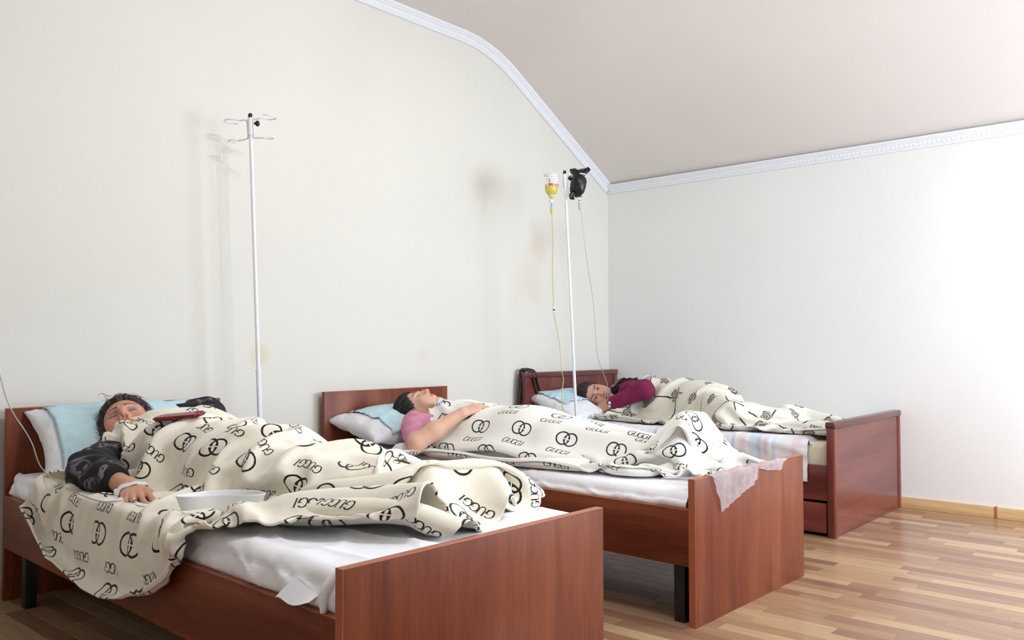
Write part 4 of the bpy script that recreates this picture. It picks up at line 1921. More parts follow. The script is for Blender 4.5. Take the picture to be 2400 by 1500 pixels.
def person1():
    k = 1
    C = L2((.315, .305, .608)).astype(float)
    c = view_dir(k, C)
    rr = np.cross(UP_AX, c)
    rr /= np.linalg.norm(rr)                 # image right
    up = np.cross(c, rr)
    w = -.33 * rr + .94 * up
    w /= np.linalg.norm(w)
    fw = .70 * c + .714 * w
    upv = .70 * w - .714 * c
    H = Head(C, fw, upv, 1.05)
    neck = H.at(0, -.018, -.07)
    sh_r, el_r, wr_r = (.205, .44, .535), (.065, .62, .512), (.092, .845, .487)
    sh_l, el_l, wr_l = (.60, .43, .56), (.665, .20, .632), (.45, .12, .60)
    d_h = np.array([-.16, -.95, -.20])
    n_h = np.array([-.30, -.12, .95])
    n_h = n_h - d_h * (n_h @ d_h) / (d_h @ d_h)
    s_h = np.cross(n_h, d_h)
    if s_h[0] < 0:
        s_h = -s_h
    curl = [(.30, .55, .35), (.28, .60, .38), (.32, .60, .38), (.40, .60, .35)]

    def f(P):
        d = H.sdf(P)
        d = smin(d, cone(P, neck, L2((.36, .45, .55)), .050, .060), .03)
        t = cone(P, L2((.23, .45, .545)), L2((.58, .45, .55)), .068, .068)
        t = smin(t, ell(P, L2((.41, .64, .545)), (.180, .27, .098)), .05)
        t = smin(t, ell(P, L2((.42, .93, .538)), (.170, .26, .096)), .05)
        t = smin(t, ell(P, L2((.42, 1.14, .53)), (.175, .16, .082)), .05)
        for u0, u1, u2 in ((.34, .40, .48), (.50, .53, .61)):
            t = smin(t, chain(P, [L2((u0, 1.16, .53)), L2((u1, 1.44, .522)), L2((u2, 1.68, .500)), ], [.078, .055, .038], .02), .03)
            t = smin(t, cone(P, L2((u2, 1.68, .497)), L2((u2 + .01, 1.73, .560)), .036, .028), .02)
        d = smin(d, t + .014, .04)
        d = smin(d, chain(P, [L2(sh_r), L2(el_r), L2(wr_r)], [.050, .042, .0245], .02), .03)
        d = smin(d, chain(P, [L2(sh_l), L2(el_l), L2(wr_l)], [.050, .042, .028], .02), .03)
        d = smin(d, hand_sdf(P, L2(wr_r), d_h, n_h, s_h, curl, thumb=(.35, .2)), .012)
        return d
    xs = axis_steps(-.06, .78, [(-.02, .18), (.19, .43)], .0026, .012)
    ys = axis_steps(-1.93, -.06, [(-1.09, -.83), (-.46, -.17)], .0026, .014)
    zs = axis_steps(.40, .78, [(.42, .74)], .0026, .012)
    V, F = surface_nets(f, xs, ys, zs)
    col = H.colour(V, SKIN1, srgb(176, 96, 92), srgb(48, 30, 30), srgb(150, 130, 130), srgb(206, 116, 104))
    # knuckles and finger ends a little redder
    body = link('person', np_mesh('person', V, F, col=col), M['skin'], None, bed_mw(k))
    tag(body, 'person asleep in dark camouflage jacket, hand resting on the blanket', 'person', 'people lying in the beds')

    def sleeve(P):
        q = P
        wr = .0035 * np.sin(q[:, 1] * 95 + q[:, 0] * 60 + q[:, 2] * 40) + .003 * np.sin(q[:, 1] * 55 - q[:, 2] * 90)
        e55 = np.array(el_r) * .50 + np.array(wr_r) * .50
        d = chain(P, [L2(sh_r), L2(el_r), L2(e55)], [.058, .061, .056], .03)
        d2 = chain(P, [L2(sh_l), L2(el_l), L2(wr_l)], [.072, .062, .052], .03)
        d = np.minimum(d, d2)
        d = smin(d, cone(P, L2((.23, .48, .53)), L2((.58, .48, .54)), .062, .066), .03)
        d = smax(d, -cone(P, L2((.30, .31, .61)), L2((.33, .36, .60)), .11, .10), .01)
        return d + wr
    V, F = surface_nets(sleeve, np.arange(-.06, .80, .006, dtype=np.float32), np.arange(-.82, .0, .006, dtype=np.float32), np.arange(.42, .74, .006, dtype=np.float32))
    jk = link('jacket', np_mesh('jacket', V, F), M['camo'], body)
    e0 = np.array(el_r) * .56 + np.array(wr_r) * .44
    e1 = np.array(el_r) * .26 + np.array(wr_r) * .74
    V, F = tube_vf([L2(e0 * (1 - t) + e1 * t) for t in np.linspace(0, 1, 9)], [.050, .0505, .050, .0485, .047, .046, .045, .043, .038], 28)
    link('cuff', vf_mesh('cuff', V, F), M['black_rib'], jk)
    hair_object(H, M['hair_dark'], body, None, seed=4, swirl=.55, lift=.22, front=.062, side=.018, n=1300, off=.008, length=(.025, .075), flow=(-.35, -1.0, .35),
                extra=lambda P: np.minimum(ell(H.to(P), (.074, -.030, -.030), (.040, .056, .085)), ell(H.to(P), (-.066, -.030, -.010), (.030, .050, .060))))
    # stray curl standing above the head
    V, F = [], []
    rg = np.random.default_rng(8)
    for i in range(14):
        p0 = H.at(rg.uniform(.015, .06), .0 + rg.uniform(-.03, .03), .108)
        R_ = rg.uniform(.010, .026)
        ph = rg.uniform(-.6, .6)
        pts = [p0 + R_ * ((1 - math.cos(t)) * up * 1.1 + math.sin(t + ph) * rr * .9) + up * .012 * t / 4 - rr * .006 * t for t in np.linspace(0, rg.uniform(2.0, 4.6), 14)]
        v_, f_ = tube_vf(pts, .0006, 4, cap=False)
        b0 = len(V)
        V += v_
        F += [tuple(q + b0 for q in ff) for ff in f_]
    link('stray_hair', vf_mesh('stray_hair', V, F), M['hair_dark'], body)
    # tape round the hand, with the cannula
    Wr = L2(wr_r).astype(float)
    d_, n_, s_ = [x / np.linalg.norm(x) for x in (d_h, n_h, s_h)]
    V, F = [], []
    nT, mT = 30, 9
    rg = np.random.default_rng(2)
    for j in range(mT):
        aa = .026 + .026 * j / (mT - 1)
        for i in range(nT):
            t = 2 * math.pi * i / nT
            wv = .0012 * math.sin(3 * t + j) + .0022 * math.sin(7 * t + 2.2 * j) * (j in (0, mT - 1))
            rx, rz = .0450 + wv, .0225 + wv
            ct, st_ = math.cos(t), math.sin(t)
            rx_ = rx * (1 - .05 * (j / mT))
            V.append(Wr + d_ * (aa + .007 * math.sin(t * 2 + .6)) + s_ * (rx_ * ct) + n_ * (rz * st_ - .001))
    for j in range(mT - 1):
        for i in range(nT):
            F.append((j * nT + i, j * nT + (i + 1) % nT, (j + 1) * nT + (i + 1) % nT, (j + 1) * nT + i))
    bd = link('bandage', vf_mesh('bandage', V, F), M['bandage'], body)
    sm = bd.modifiers.new('thick', 'SOLIDIFY')
    sm.thickness = .0015
    # crumpled tape end on the near side
    pts = [Wr + d_ * (.022 + .03 * t) - s_ * (.036 + .006 * math.sin(5 * t)) + n_ * (.012 - .03 * t) for t in np.linspace(0, 1, 10)]
    V, F = tube_vf(pts, [.004 + .004 * abs(math.sin(i * 1.7)) for i in range(10)], 7)
    link('tape_end', vf_mesh('tape_end', V, F), M['bandage'], bd)
    # ring on the third finger with a pale stone
    rc = Wr + d_ * .112 - s_ * .011 + n_ * (-.0045)
    ax = d_ * math.cos(.3) - n_ * math.sin(.3)
    nn = np.cross(ax, s_)
    pts = [rc + .0094 * (math.cos(t) * s_ + math.sin(t) * nn) for t in np.linspace(0, 2 * math.pi, 25)[:-1]]
    rg_ = tube('ring', pts, .0014, M['silver'], body, 6, True)
    if nn @ n_ < 0:
        nn = -nn
    V, F = lathe_vf([(.0001, .004), (.003, .0035), (.0045, .0015), (.004, -.001), (.0001, -.0015)], 10)
    Rm = np.stack([s_, ax, nn], 1)
    V = [rc + nn * .0105 + Rm @ np.array(v) for v in V]
    link('stone', vf_mesh('stone', V, F), M['silver'], rg_)
    arm = [((.135, .525, .535), el_r, .066, .062), (el_r, tuple(e0), .062, .056), (tuple(e0), tuple(e1), .052, .048), (wr_r, (wr_r[0] - .02, wr_r[1] + .10, wr_r[2] - .015), .030, .026), ((wr_r[0] - .02, wr_r[1] + .10, wr_r[2] - .015), (wr_r[0] - .03, wr_r[1] + .17, wr_r[2] - .035), .040, .034)]
    return H, body, arm, (Wr, d_, n_, s_)


def person2():
    k = 2
    C = L2((.345, .318, .588)).astype(float)
    c = view_dir(k, C)
    rr = np.cross(UP_AX, c)
    rr /= np.linalg.norm(rr)
    fw = .97 * UP_AX + .16 * rr + .10 * c
    upv = -.93 * rr - .36 * c + .08 * UP_AX
    H = Head(C, fw, upv, .98, True)
    neck = H.at(0, -.018, -.07)
    sh_r, el_r, wr_r = (.205, .455, .530), (.075, .615, .476), (.255, .715, .600)
    d_h = np.array([.93, -.16, .20])
    n_h = np.array([-.22, -.25, .95])
    n_h = n_h - d_h * (n_h @ d_h) / (d_h @ d_h)
    s_h = np.cross(n_h, d_h)
    if s_h[1] < 0:
        s_h = -s_h
    curl = [(.15, .25, .15), (.15, .28, .18), (.18, .28, .18), (.22, .28, .18)]

    def f(P):
        d = H.sdf(P)
        d = smin(d, cone(P, neck, L2((.40, .455, .53)), .050, .058), .03)
        t = cone(P, L2((.23, .46, .522)), L2((.60, .46, .525)), .066, .066)
        t = smin(t, ell(P, L2((.43, .68, .525)), (.178, .27, .096)), .05)
        t = smin(t, ell(P, L2((.44, .95, .525)), (.175, .26, .098)), .05)
        t = smin(t, ell(P, L2((.44, 1.17, .505)), (.178, .17, .082)), .05)
        for u0, u1 in ((.36, .37), (.52, .52)):
            t = smin(t, chain(P, [L2((u0, 1.18, .505)), L2((u1, 1.48, .495)), L2((u1, 1.70, .475))], [.076, .052, .038], .02), .03)
            t = smin(t, cone(P, L2((u1, 1.72, .472)), L2((u1, 1.77, .595)), .036, .030), .02)
        d = smin(d, t + .014, .04)
        d = smin(d, chain(P, [L2(sh_r), L2(el_r)], [.052, .040], .02), .03)
        d = smin(d, chain(P, [L2(el_r), L2(np.array(el_r) * .6 + np.array(wr_r) * .4), L2(wr_r)], [.041, .040, .0245], .02), .012)
        d = smin(d, chain(P, [L2((.62, .46, .53)), L2((.74, .72, .49)), L2((.70, .95, .49))], [.05, .04, .028], .02), .03)
        d = smin(d, hand_sdf(P, L2(wr_r), d_h, n_h, s_h, curl, thumb=(.3, .1), scale=.95), .012)
        return d
    xs = axis_steps(-.02, .80, [(.02, .46)], .0028, .012)
    ys = axis_steps(-1.85, -.10, [(-.80, -.56), (-.43, -.13)], .0028, .014)
    zs = axis_steps(.38, .74, [(.42, .70)], .0028, .012)
    V, F = surface_nets(f, xs, ys, zs)
    col = H.colour(V, SKIN2, srgb(206, 110, 112), srgb(52, 38, 36), srgb(200, 156, 140), srgb(226, 150, 142))
    body = link('person', np_mesh('person', V, F, col=col), M['skin'], None, bed_mw(k))
    tag(body, 'person in pink t-shirt lying face up, hand on chest', 'person', 'people lying in the beds')

    def tee(P):
        wr = .003 * np.sin(P[:, 1] * 70 + P[:, 2] * 80) + .002 * np.sin(P[:, 0] * 90)
        m_ = np.array(sh_r) * .35 + np.array(el_r) * .65
        d = chain(P, [L2(sh_r), L2(m_)], [.066, .060], .02)
        d = smin(d, cone(P, L2((.23, .48, .515)), L2((.60, .48, .52)), .072, .072), .03)
        d = smin(d, ell(P, L2((.43, .68, .520)), (.180, .22, .088)), .04)
        return d + wr
    V, F = surface_nets(tee, np.arange(-.02, .80, .006, dtype=np.float32), np.arange(-.98, -.30, .006, dtype=np.float32), np.arange(.40, .68, .006, dtype=np.float32))
    link('t_shirt', np_mesh('t_shirt', V, F), M['pink'], body)
    hair_object(H, M['hair_black'], body, None, seed=6, swirl=.14, lift=.04, front=.088, side=.042, n=1200, low=-.055,
                extra=lambda P: ell(H.to(P), (0, -.085, -.005), (.062, .045, .068)))
    eye_objects(H, body)
    # earring
    rc = H.at(.079, -.004, -.044)
    pts = [rc + .0075 * (math.cos(t) * H.R[:, 1] + math.sin(t) * H.R[:, 2]) for t in np.linspace(0, 2 * math.pi, 19)[:-1]]
    tube('earring', pts, .0009, M['silver'], body, 5, True)
    # pale blue mask pulled down under the chin
    V, F = [], []
    nI, nJ = 18, 10
    for i in range(nI):
        for j in range(nJ):
            x = -.046 + .092 * i / (nI - 1)
            t = j / (nJ - 1)
            y = .084 + .010 * math.sin(t * math.pi) - 10.5 * x * x - .030 * t
            z = -.104 - .034 * t + .003 * math.sin(t * 9)
            V.append(H.at(x, y, z))
    F = grid_faces(nI, nJ)
    mk = link('face_mask', np_mesh('face_mask', np.array(V), F), M['mask_blue'], body)
    sm = mk.modifiers.new('thick', 'SOLIDIFY')
    sm.thickness = .0015
    arm = [(sh_r, el_r, .066, .046), (el_r, wr_r, .043, .027), (wr_r, tuple(np.array(wr_r) + np.array([.17, .03, .03])), .034, .030)]
    return H, body, arm, None


def person3():
    k = 3
    C = L2((.375, .290, .590)).astype(float)
    c = view_dir(k, C)
    rr = np.cross(UP_AX, c)
    rr /= np.linalg.norm(rr)
    fw = .96 * c + .20 * UP_AX + .22 * rr
    upv = -.97 * rr + .22 * UP_AX
    H = Head(C, fw, upv, .98, True)
    # lying on the right side: right ear down
    neck = H.at(0, -.018, -.07)
    sh, el, wr = (.47, .47, .625), (.36, .665, .640), (.315, .455, .545)
    d_h = np.array([.10, .96, -.05])
    n_h = np.array([-.75, .1, .6])
    n_h = n_h - d_h * (n_h @ d_h) / (d_h @ d_h)
    s_h = np.cross(n_h, d_h)
    curl = [(.35, .5, .3)] * 4

    def f(P):
        d = H.sdf(P)
        d = smin(d, cone(P, neck, L2((.50, .43, .57)), .050, .058), .03)
        t = ell(P, L2((.52, .66, .575)), (.105, .28, .115))
        t = smin(t, cone(P, L2((.47, .47, .61)), L2((.50, .47, .53)), .062, .07), .04)
        t = smin(t, ell(P, L2((.52, .96, .570)), (.12, .20, .115)), .05)
        t = smin(t, chain(P, [L2((.50, 1.0, .57)), L2((.30, 1.25, .535)), L2((.55, 1.42, .50))], [.085, .062, .04], .02), .04)
        t = smin(t, chain(P, [L2((.52, 1.0, .53)), L2((.40, 1.32, .51)), L2((.62, 1.48, .49))], [.085, .060, .04], .02), .04)
        t = smin(t, cone(P, L2((.60, 1.48, .475)), L2((.52, 1.53, .470)), .036, .028), .02)
        d = smin(d, t + .016, .04)
        d = smin(d, chain(P, [L2(sh), L2(el), L2(wr)], [.052, .042, .025], .014), .02)
        d = smin(d, hand_sdf(P, L2(wr), d_h, n_h, s_h, curl, thumb=(.5, .3), scale=.95), .01)
        return d
    xs = axis_steps(.18, .80, [(.24, .50)], .0035, .014)
    ys = axis_steps(-1.8, -.10, [(-.52, -.13)], .0035, .014)
    zs = axis_steps(.40, .74, [(.46, .69)], .0035, .014)
    V, F = surface_nets(f, xs, ys, zs)
    col = H.colour(V, SKIN3, srgb(188, 112, 108), srgb(40, 30, 30), srgb(176, 130, 116), srgb(214, 140, 126))
    body = link('person', np_mesh('person', V, F, col=col), M['skin'], None, bed_mw(k))
    tag(body, 'person lying on the side in maroon sleeves, cheek on hand', 'person', 'people lying in the beds')

    def sleeve(P):
        wv = .0025 * np.sin(P[:, 1] * 80 + P[:, 2] * 50) + .002 * np.sin(P[:, 0] * 90 + P[:, 2] * 60)
        w8 = np.array(el) * .10 + np.array(wr) * .90
        d = chain(P, [L2(sh), L2(el), L2(w8)], [.062, .056, .042], .03)
        return d + wv
    V, F = surface_nets(sleeve, np.arange(.2, .62, .006, dtype=np.float32), np.arange(-.78, -.34, .006, dtype=np.float32), np.arange(.46, .74, .006, dtype=np.float32))
    link('sleeve', np_mesh('sleeve', V, F), M['maroon'], body)

    def vest(P):
        wv = .003 * np.sin(P[:, 1] * 60 + P[:, 0] * 80)
        d = cone(P, L2((.485, .43, .640)), L2((.50, .50, .625)), .060, .066)
        d = smin(d, ell(P, L2((.53, .64, .578)), (.108, .24, .118)), .03)
        return d + wv
    V, F = surface_nets(vest, np.arange(.36, .70, .006, dtype=np.float32), np.arange(-.9, -.33, .006, dtype=np.float32), np.arange(.44, .74, .006, dtype=np.float32))
    vs_ = link('vest', np_mesh('vest', V, F), M['grey_knit'], body)

    def collar(P):
        wv = .004 * np.sin(P[:, 1] * 160) * np.sin(P[:, 2] * 150) + .003 * np.sin(P[:, 0] * 190 + P[:, 2] * 90)
        d = chain(P, [L2((.44, .405, .560)), L2((.425, .405, .615)), L2((.455, .455, .672)), L2((.47, .53, .690))], [.024, .026, .022, .016], .02)
        return d + wv
    V, F = surface_nets(collar, np.arange(.36, .56, .004, dtype=np.float32), np.arange(-.60, -.32, .004, dtype=np.float32), np.arange(.50, .74, .004, dtype=np.float32))
    link('collar', np_mesh('collar', V, F), M['black_fur'], vs_)

    def shirt(P):
        d = chain(P, [L2((.43, .375, .525)), L2((.415, .385, .600)), L2((.445, .395, .64))], [.026, .026, .02], .02)
        return d + .002 * np.sin(P[:, 2] * 200)
    V, F = surface_nets(shirt, np.arange(.36, .52, .004, dtype=np.float32), np.arange(-.46, -.32, .004, dtype=np.float32), np.arange(.47, .70, .004, dtype=np.float32))
    link('shirt', np_mesh('shirt', V, F), M['striped_shirt'], body)
    hair_object(H, M['hair_dark'], body, None, seed=9, swirl=.10, lift=.03, front=.086, side=.040, n=1000, low=-.07,
                extra=lambda P: ell(H.to(P), (.01, -.09, .01), (.055, .05, .06)))
    eye_objects(H, body)
    return H, body, [], None

# ------------------------------------------------------------------ small things


def iv_stand(name, base, top_xy, height, hook_dir, label, arm_r=(.036, .022), joint=.82, ring_d=.090, drop=.100):
    """wheeled drip stand: five feet, two-part pole, collar with two bent-wire bottle holders"""
    bx, by = base
    root = empty(name, Matrix.Translation((bx, by, 0)))
    tag(root, label, 'drip stand', 'white drip stands')
    tx, ty = top_xy[0] - bx, top_xy[1] - by

    def at(z): return np.array([tx * z / height, ty * z / height, z])
    tube('pole', [at(.10), at(joint)], .0105, M['white_enamel'], root, 14)
    tube('pole', [at(joint - .02), at(height)], .0086, M['white_enamel'], root, 14)
    lathe('joint_ring', [(.0088, -.006), (.0118, -.005), (.0118, .005), (.0088, .006)], M['white_enamel'], root, 16, at(joint))
    lathe('hub', [(.001, .075), (.022, .075), (.026, .08), (.026, .12), (.016, .135), (.011, .14)], M['white_enamel'], root, 18)
    for i in range(5):
        a = i * 2 * math.pi / 5 + .4
        dx, dy = math.cos(a), math.sin(a)
        l = tube('foot', [(dx * .02, dy * .02, .098), (dx * .10, dy * .10, .088), (dx * .20, dy * .20, .062)], [.011, .010, .009], M['white_enamel'], root, 8)
        V, F = lathe_vf([(.001, -.008), (.020, -.008), (.022, -.004), (.022, .004), (.020, .008), (.001, .008)], 14)
        V = [(dx * .20 + v[0] * dx - v[2] * dy, dy * .20 + v[0] * dy + v[2] * dx, .024 + v[1]) for v in V]
        link('caster', vf_mesh('caster', V, F), M['black_plastic'], l)
        tube('caster_stem', [(dx * .20, dy * .20, .03), (dx * .20, dy * .20, .062)], .005, M['white_enamel'], l, 6)
    h = height
    t = at(h)
    tube('collar', [at(h - .085), at(h - .012)], .0120, M['white_enamel'], root, 16)
    lathe('cap', [(.0088, -.012), (.0090, .0), (.0075, .005), (.004, .008), (.0001, .0088)], M['black_plastic'], root, 14, t)
    d = np.array([hook_dir[0], hook_dir[1], 0.0])
    d /= np.linalg.norm(d)
    s = np.array([-d[1], d[0], 0])
    for sg in (-1, 1):
        o = at(h - .018) + d * sg * .0135
        zt, zb = h - .018, h - drop
        pts = []
        # upper open ring, arm, upright, lower arm, lower open ring: one bent wire
        for a in np.linspace(4.9, .35, 22):
            r = arm_r[0]
            cxy = d * sg * ring_d
            pts.append(at(h)[0:3] * 0 + np.array([t[0], t[1], 0]) + cxy - d * sg * r * math.cos(a - .35) + s * r * math.sin(a - .35) * sg + np.array([0, 0, zt]))
        pts.append(np.array([t[0], t[1], 0]) + d * sg * .030 + s * .004 * sg + np.array([0, 0, zt - .001]))
        pts.append(np.array([t[0], t[1], 0]) + d * sg * .0175 + np.array([0, 0, zt - .004]))
        pts.append(np.array([t[0], t[1], 0]) + d * sg * .0145 + np.array([0, 0, zt - .014]))
        b_ = at(zb)
        pts.append(np.array([b_[0], b_[1], 0]) + d * sg * .0145 + np.array([0, 0, zb + .012]))
        pts.append(np.array([b_[0], b_[1], 0]) + d * sg * .0175 + np.array([0, 0, zb + .002]))
        pts.append(np.array([b_[0], b_[1], 0]) + d * sg * .030 + np.array([0, 0, zb]))
        for a in np.linspace(.35, 4.6, 20):
            r = arm_r[1]
            cxy = d * sg * ring_d
            pts.append(np.array([b_[0], b_[1], 0]) + cxy - d * sg * r * math.cos(a - .35) + s * r * math.sin(a - .35) * sg + np.array([0, 0, zb - .003]))
        tube('bottle_holder', pts, .0034, M['white_enamel'], root, 7)
    # tightening knob
    kd = np.array([.75, -.66, 0]) if hook_dir[0] < .9 else np.array([.9, -.4, 0])
    kc = at(h - .035) + kd * .012
    V, F = lathe_vf([(.004, 0), (.005, .008), (.0105, .010), (.0125, .016), (.0115, .022), (.006, .025), (.0001, .0255)], 14)
    q = np.cross(np.array([0, 0, 1.0]), kd)
    V = [kc + kd * v[2] + q * v[0] + np.array([0, 0, 1.0]) * v[1] for v in V]
    link('knob', vf_mesh('knob', V, F), M['black_plastic'], root)
    return root


def infusion_bottle(pos, ang):
    """glass bottle hanging neck down, half full of yellow liquid"""
    mw = Matrix.Translation(pos) @ Matrix.Rotation(ang, 4, 'Z')
    root = empty('infusion_bottle', mw)
    tag(root, 'upside-down glass bottle of yellow liquid with a white and orange label', 'bottle')
    # z=0 at the shoulder ring; neck below, base above
    glass = [(.0001, .118), (.030, .119), (.036, .116), (.0375, .110), (.0375, .030), (.036, .018), (.030, .006), (.020, -.004), (.0135, -.010), (.0125, -.024), (.0150, -.026), (.0150, -.034), (.0001, -.034)]
    lathe('bottle_glass', glass, M['glass'], root, 32)
    liq = [(.0001, .055), (.0362, .055), (.0362, .031), (.0348, .0185), (.0288, .0070), (.019, -.003), (.0122, -.0095), (.0112, -.022), (.0001, -.024)]
    lathe('liquid', liq, M['liquid'], root, 32)
    V, F = [], []

    def band(name, a0, a1, z0, z1, r, mat, parent):
        V, F = [], []
        n = 18
        for i in range(n):
            a = a0 + (a1 - a0) * i / (n - 1)
            for z in (z0, z1):
                V.append((r * math.cos(a), r * math.sin(a), z))
        for i in range(n - 1):
            F.append((2 * i, 2 * i + 2, 2 * i + 3, 2 * i + 1))
        o = link(name, vf_mesh(name, V, F), mat, parent)
        return o
    lb = band('label', -1.25, 1.25, .040, .106, .0379, M['label'], root)
    band('orange_panel', -1.0, 1.0, .042, .058, .0382, M['orange'], lb)
    band('white_panel', -.30, .38, .046, .060, .0384, M['label'], lb)
    band('print_mark', -.10, .20, .049, .055, .0386, M['ink'], lb)
    for i in range(5):
        band('print_line', -.62 + .1 * (i % 2), .72 - .16 * (i % 3), .066 + i * .007, .0672 + i * .007, .0382, M['ink'] if i % 2 == 0 else M['label'], lb)
    band('side_code', -.86, -.76, .064, .082, .0383, M['ink'], lb)
    lathe('stopper', [(.0001, -.034), (.0155, -.034), (.0155, -.041), (.0001, -.041)], M['white_plastic'], root, 20)
    return root


def drip_line(name, pts, r, mat, chamber_top, chamber_dir, label, clamp_at=None, liquid_mat=None, group='drip lines'):
    """spike, drip chamber and tubing of one giving set"""
    root = empty(name, Matrix.Translation(chamber_top))
    tag(root, label, 'drip line', group)
    o = np.array(chamber_top)
    dn = np.array(chamber_dir, float)
    dn /= np.linalg.norm(dn)

    def seg(nm, a, b, ra, rb, m_, par=root):
        return tube(nm, [dn * a, dn * (a + (b - a) * .5), dn * b], [ra, (ra + rb) / 2, rb], m_, par, 14)
    seg('spike_collar', -.004, .010, .0085, .0080, M['white_plastic'])
    seg('vent', .010, .026, .0062, .0062, M['white_plastic'])
    bv = np.cross(dn, [0, 0, 1.0]) if abs(dn[2]) < .9 else np.array([-.66, -.75, 0])
    tube('vent_cap', [dn * .018 + bv * .004, dn * .018 + bv * .0095], .0042, M['blue_plastic'], root, 10)
    seg('drip_chamber', .026, .068, .0088, .0072, M['clear'])
    if liquid_mat:
        seg('chamber_liquid', .050, .070, .0090, .0076, liquid_mat)
    P = np.array(pts) - o
    P = np.vstack([dn * .068, P])
    tube('tubing', spline(P, len(P) * 7), r, mat, root, 8)
    if clamp_at is not None:
        c = np.array(clamp_at) - o
        bm = bmesh.new()
        box_bm(bm, c - np.array([.007, .006, .017]), c + np.array([.007, .006, .017]))
        bmesh.ops.recalc_face_normals(bm, faces=bm.faces[:])
        bmesh.ops.bevel(bm, geom=bm.edges[:], offset=.003, segments=2, affect='EDGES')
        cl = link('roller_clamp', bm_mesh('roller_clamp', bm, True, .7), M['white_plastic'], root)
        V, F = lathe_vf([(.0001, -.003), (.0055, -.003), (.0055, .003), (.0001, .003)], 12)
        V = [c + np.array([-.004, -.005, -.002]) + np.array([v[0], v[2], v[1]]) for v in V]
        link('roller', vf_mesh('roller', V, F), M['blue_plastic'], cl)
    return root


def black_bag(pos, label):
    """crumpled black polythene wrapped round a hanging bottle"""
    rg = np.random.default_rng(5)
    V, F = [], []
    prof = [(-.066, .012), (-.060, .018), (-.050, .026), (-.040, .036), (-.025, .041), (.0, .043), (.025, .044), (.042, .040), (.052, .030), (.060, .032), (.072, .040), (.085, .046), (.092, .044)]
    n = 40
    for j, (z, r) in enumerate(prof):
        t = j / (len(prof) - 1)
        for i in range(n):
            a = 2 * math.pi * i / n
            top = max(0, t - .68) / .32
            rr = r * (1 + .13 * (vnoise(np.array(3 * math.cos(a) + 9), np.array(3 * math.sin(a) + z * 40), 3) - .5) * 2 + .06 * math.sin(7 * a + z * 90))
            # the free ends of the bag stand up like two ears
            ear = top * (.030 * max(0, math.cos(a - .75)) ** 2 + .012 * max(0, math.cos(a - 3.6)) ** 2 - .012)
            flat = 1 - .55 * top
            x = rr * math.cos(a) * (1 + .30 * top)
            y = rr * math.sin(a) * flat
            V.append((x, y, z + ear * 1.1 + .004 * math.sin(5 * a + j)))
    m = len(prof)
    for j in range(m - 1):
        for i in range(n):
            F.append((j * n + i, j * n + (i + 1) % n, (j + 1) * n + (i + 1) % n, (j + 1) * n + i))
    mw = Matrix.Translation(pos) @ Matrix.Rotation(-.85, 4, 'Z') @ Matrix.Rotation(math.radians(5), 4, 'Y')
    root = link('plastic_bag', vf_mesh('plastic_bag', V, F), M['bag'], None, mw)
    tag(root, label, 'plastic bag')
    sm = root.modifiers.new('thick', 'SOLIDIFY')
    sm.thickness = .0012
    # loose end hanging beside the pole
    Vt, Ft = [], []
    for i in range(6):
        for j in range(5):
            Vt.append((-.046 + .026 * i / 5 + .004 * math.sin(j * 2), -.024 + .005 * math.sin(i * 1.5 + j), -.036 - .05 * j / 4))
    Ft = grid_faces(6, 5)
    e = link('bag_end', np_mesh('bag_end', np.array(Vt), Ft), M['bag'], root)
    sm = e.modifiers.new('thick', 'SOLIDIFY')
    sm.thickness = .003
    return root


def kidney_dish(k, c, ang, label):
    """shallow bean-shaped bowl with a rolled rim"""
    V, F = [], []
    n = 56

    def outline(a, s):
        x = .112 * math.cos(a)
        y = .055 * math.sin(a)
        y += .030 * (1 - (x / .112) ** 2) - .012          # bend
        if math.sin(a) < 0:
            y += .014 * math.exp(-(x / .05) ** 2)
        return x * s, (y) * s
    rings = [(.80, .002, 0), (.86, .006, 0), (.93, .022, 0), (.985, .039, 0), (1.0, .0415, 0), (1.02, .0415, 0), (1.022, .039, 0), (1.005, .037, 0), (.955, .020, 0), (.885, .003, 0), (.82, -.001, 0)]
    for s, z, _ in rings:
        for i in range(n):
            x, y = outline(2 * math.pi * i / n, s)
            V.append((x, y, z))
    m = len(rings)
    for j in range(m - 1):
        for i in range(n):
            F.append((j * n + i, j * n + (i + 1) % n, (j + 1) * n + (i + 1) % n, (j + 1) * n + i))
    # floors
    for ring, z in ((0, .0015), (m - 1, -.001)):
        V.append((0, .012, z))
        ci = len(V) - 1
        for i in range(n):
            F.append((ring * n + i, ring * n + (i + 1) % n, ci))
    mw = bed_mw(k) @ Matrix.Translation((c[0], -c[1], c[2])) @ Matrix.Rotation(ang, 4, 'Z') @ Matrix.Rotation(math.radians(-1.5), 4, 'X')
    o = link('kidney_dish', vf_mesh('kidney_dish', V, F), M['white_plastic'], None, mw)
    tag(o, label, 'dish')
    return o


